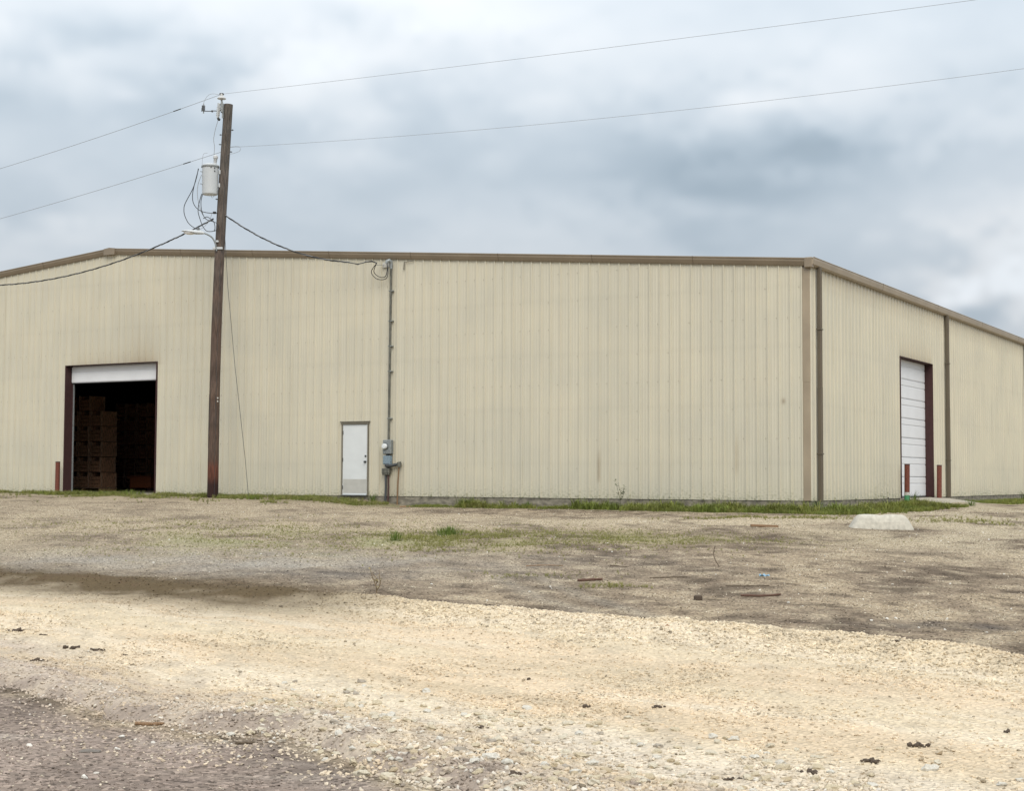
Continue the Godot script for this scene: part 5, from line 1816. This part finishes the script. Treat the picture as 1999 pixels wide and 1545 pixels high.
func build_plants() -> void:
	var spots := []
	var put := func(x: float, d: float, k: float, c: Vector3) -> void:
		var b := Basis(Vector3.UP, rng.randf() * TAU).scaled(Vector3(k, k * rng.randf_range(0.7, 1.25), k))
		c *= rng.randf_range(0.75, 1.25)
		spots.append([Transform3D(b, Vector3(x, ground_y(x, -d) - 0.005, -d)), Color(c.x, c.y, c.z)])
	var lush := Vector3(0.145, 0.190, 0.034)
	var olive := Vector3(0.215, 0.220, 0.060)
	var dry := Vector3(0.26, 0.235, 0.12)
	var wall_at := func(lx: float, lz: float) -> Vector3: return on_wall(lx, 0, lz)
	# along the front wall, right part: a dense low strip
	for i in 5200:
		var lx := rng.randf_range(-11.6, -0.2)
		var lz := 0.30 + absf(rng.randfn(0, 0.62))
		if 1.6 * n_mid.get_noise_2d(lx * 1.9, 5.0) + 0.10 - 0.30 * lz < rng.randf_range(-0.15, 0.3):
			continue
		var p: Vector3 = wall_at.call(lx, lz)
		put.call(p.x, -p.z, rng.randf_range(0.25, 0.55), lush.lerp(olive, rng.randf()))
	# round the corner and before the side wall up to the ramp
	for i in 9000:
		var lx := rng.randf_range(0.1, 2.9)
		var lz := rng.randf_range(-8.0, 1.9)
		var f := n_mid.get_noise_2d(lx * 1.3, lz * 0.8)
		if lx > 1.7 + 2.2 * f + 0.35 * n_fine.get_noise_2d(lx, lz) - 0.9 * smoothstep(-6.5, -7.8, lz) or 1.4 * f + 0.3 < rng.randf_range(-0.2, 0.4):
			continue
		var p: Vector3 = wall_at.call(lx, lz)
		put.call(p.x, -p.z, rng.randf_range(0.25, 0.70), lush.lerp(olive, rng.randf()))
	for i in 1700:
		var lx := rng.randf_range(-4.6, 0.4)
		var lz := 0.6 + absf(rng.randfn(0, 0.5))
		if n_mid.get_noise_2d(lx * 1.3, lz + 9.0) + 0.1 < rng.randf_range(-0.3, 0.4):
			continue
		var p: Vector3 = wall_at.call(lx, lz)
		put.call(p.x, -p.z, rng.randf_range(0.4, 0.9), lush.lerp(olive, rng.randf() * 0.6))
	# beyond the ramp
	for i in 3500:
		var lx := 0.15 + absf(rng.randfn(0, 0.6))
		var lz := rng.randf_range(-27.0, -14.2)
		if n_mid.get_noise_2d(lx * 1.3, lz * 0.7) + 0.3 < rng.randf_range(-0.3, 0.5):
			continue
		var p: Vector3 = wall_at.call(lx, lz)
		put.call(p.x, -p.z, rng.randf_range(0.5, 1.0), lush.lerp(olive, rng.randf()))
	# along the front wall, left part: thinner and greyer, spreading into the yard
	for i in 13000:
		var lx := rng.randf_range(-33.0, -12.6)
		var lz := 0.12 + absf(rng.randfn(0, 1.9))
		if lx < -22.2 and lx > -26.4 and lz < 0.6:
			continue
		if 1.6 * n_mid.get_noise_2d(lx * 1.2, lz * 1.1 + 3.0) + 0.10 - 0.09 * lz < rng.randf_range(-0.15, 0.4):
			continue
		var p: Vector3 = wall_at.call(lx, lz)
		put.call(p.x, -p.z, rng.randf_range(0.3, 0.75), lush.lerp(olive, rng.randf()).lerp(dry, rng.randf() * 0.75))
	# thin patches in the yard
	for q in [[0.8, 26.4, 3.2, 3.2, 5200, 0.40], [-3.8, 25.6, 3.4, 3.6, 4200, 0.34], [-1.1, 26.4, 1.4, 2.4, 2000, 0.52], [3.4, 26.4, 1.6, 1.2, 500, 0.4], [0.95, 17.6, 0.5, 0.25, 160, 0.5], [10.0, 33.5, 1.2, 1.8, 420, 0.7], [0.3, 18.9, 0.9, 0.4, 160, 0.4], [-6.0, 30.0, 5.0, 3.5, 2600, 0.4], [6.0, 34.6, 1.8, 0.8, 700, 0.7]]:
		for i in q[4]:
			var x: float = q[0] + rng.randfn(0, q[2] * 0.55)
			var d: float = q[1] + rng.randfn(0, q[3] * 0.55)
			if n_mid.get_noise_2d(x * 1.7 + 4.0, d * 1.4) + 0.15 < rng.randf_range(-0.35, 0.4):
				continue
			put.call(x, d, rng.randf_range(0.22, 0.7) * q[5], olive.lerp(dry, rng.randf() * 0.7) if q[5] < 0.9 else lush)
	for i in 190:
		var lx := rng.randf_range(-10.5, -0.3)
		var lz := rng.randf_range(0.3, 1.3)
		if i % 3 == 0:
			lx = rng.randf_range(-4.5, 0.2)
			lz = rng.randf_range(0.5, 1.9)
		elif i % 3 == 1:
			lx = rng.randf_range(0.2, 1.9)
			lz = rng.randf_range(-7.2, 1.2)
		if i > 145:
			lx = rng.randf_range(-31.0, -13.2)
			lz = rng.randf_range(0.15, 2.4)
			if lx < -22.0 and lx > -26.6 and lz < 0.8:
				lz += 0.9
		var big: float = rng.randf_range(0.55, 1.75) * (0.7 if i > 145 else 1.0)
		var tone: Vector3 = lush.lerp(olive, rng.randf()) * rng.randf_range(0.75, 1.15)
		for k in rng.randi_range(8, 26):
			var p: Vector3 = wall_at.call(lx + rng.randfn(0, 0.17), lz + rng.randfn(0, 0.14))
			put.call(p.x, -p.z, big * rng.randf_range(0.6, 1.0), tone)
	tag(rocks("grass", self, spots, tuft(71, 16, 0.24, 0.10, 0.8).mesh(), M.leaf), "patchy green grass along the walls and in the yard", "grass")

	# individual clumps
	var clumps := [
		["tall weed clump beside the bollard with the green foot", 0.75, -6.75, 0.55, 60, 0.18],
		["bushy grass clump at the right front corner of the warehouse", 0.35, 0.55, 0.42, 90, 0.28],
		["grass clump before the side wall near the first downspout", 0.55, -3.0, 0.34, 60, 0.20],
		["grass clump hanging over the edge of the concrete ramp", 2.1, -7.9, 0.26, 60, 0.25],
		["green clump at the foot of the wall left of the corner", -3.4, 0.8, 0.34, 80, 0.30],
		["grass clump standing alone near the middle of the front wall", -8.0, 0.45, 0.26, 60, 0.22],
		["tall green clump beyond the ramp at the far side wall", 0.7, -22.5, 0.6, 70, 0.35],
		["dark green bush at the wall between small door and meter", -13.35, 0.3, 0.30, 80, 0.22],
	]
	for i in clumps.size():
		var q = clumps[i]
		var p := on_wall(q[1], 0, q[2])
		p.y = ground_y(p.x, p.z) - 0.01
		var o := thing("grass_clump", q[0], "grass clump", p, 0.0, "taller clumps of grass by the walls")
		var s := tuft(200 + i, q[4], q[3], q[5], 0.7)
		for k in s.c.size():
			s.c[k] = Color(s.c[k].r * 0.10, s.c[k].g * 0.15, s.c[k].b * 0.034)
		obj("blades", s, M.leaf, o)
	for q in [["bright tussock in the yard just right of the bare left half", -1.13, 27.3, 0.24, 170, 0.5], ["smaller tussock in front of the bright tussock", -1.95, 25.6, 0.24, 60, 0.2]]:
		var o := thing("grass_clump", q[0], "grass clump", lying(q[1], q[2], -0.01), 0.0, "tussocks in the yard")
		var s := tuft(230 + int(q[4]), q[4], q[3], q[5], 0.7)
		for k in s.c.size():
			s.c[k] = Color(s.c[k].r * 0.115, s.c[k].g * 0.165, s.c[k].b * 0.036)
		obj("blades", s, M.leaf, o)
	# leafy sprig against the wall
	weed("leafy_weed", "thin leafy weed standing against the concrete footing of the front wall", "weed", on_wall(-5.15, -0.25, 0.42), 0.78, Color(0.07, 0.095, 0.035), 300, 44)
	weed("dry_weed", "tall dry weed stalk at the far edge of the pale road", "weed", lying(-1.41, 15.95, -0.02), 0.36, Color(0.26, 0.21, 0.10), 301, 30)
	weed("leafy_weed", "small weed sprouting by the foot of the side wall cladding", "weed", on_wall(0.5, -0.25, -4.6), 0.35, Color(0.12, 0.16, 0.05), 302, 16)


func weed(called: String, label: String, category: String, at: Vector3, high: float, col: Color, sd: int, leaves: int) -> void:
	var o := thing(called, label, category, at)
	var r := RandomNumberGenerator.new()
	r.seed = sd
	var stem := Shape.new()
	stem.tint = Color(col.r * 0.8, col.g * 0.7, col.b * 0.8)
	var leaf := Shape.new()
	var tips := []
	for b in 4:
		var a := r.randf() * TAU
		var line := []
		var start := 0.0 if b == 0 else r.randf_range(0.25, 0.55) * high
		var reach := high if b == 0 else high * r.randf_range(0.65, 0.95)
		for i in 6:
			var t := i / 5.0
			var y := lerpf(start, reach, t)
			line.append(Vector3(cos(a) * t * 0.16 * high + 0.02 * sin(t * 5.0), y, sin(a) * t * 0.12 * high))
		stem.tube(line, [0.006, 0.0055, 0.005, 0.004, 0.003, 0.002], 5)
		tips.append(line)
	for i in leaves:
		var line: Array = tips[i % 4]
		var t := r.randf_range(0.15, 1.0) * 5.0
		var k := mini(int(t), 4)
		var p: Vector3 = line[k].lerp(line[k + 1], t - k)
		var a := r.randf() * TAU
		var out := Vector3(cos(a), r.randf_range(-0.2, 0.6), sin(a)).normalized()
		var l := high * r.randf_range(0.08, 0.15)
		var half := out.cross(Vector3.UP).normalized() * l * 0.28
		var g := r.randf_range(0.75, 1.25)
		leaf.tint = Color(col.r * g, col.g * g, col.b * g)
		leaf.tri(p, p + out * l * 0.5 + half, p + out * l, Vector3.UP)
		leaf.tri(p, p + out * l * 0.5 - half, p + out * l, Vector3.UP)
	obj("stem", stem, M.leaf, o)
	obj("leaves", leaf, M.leaf, o)
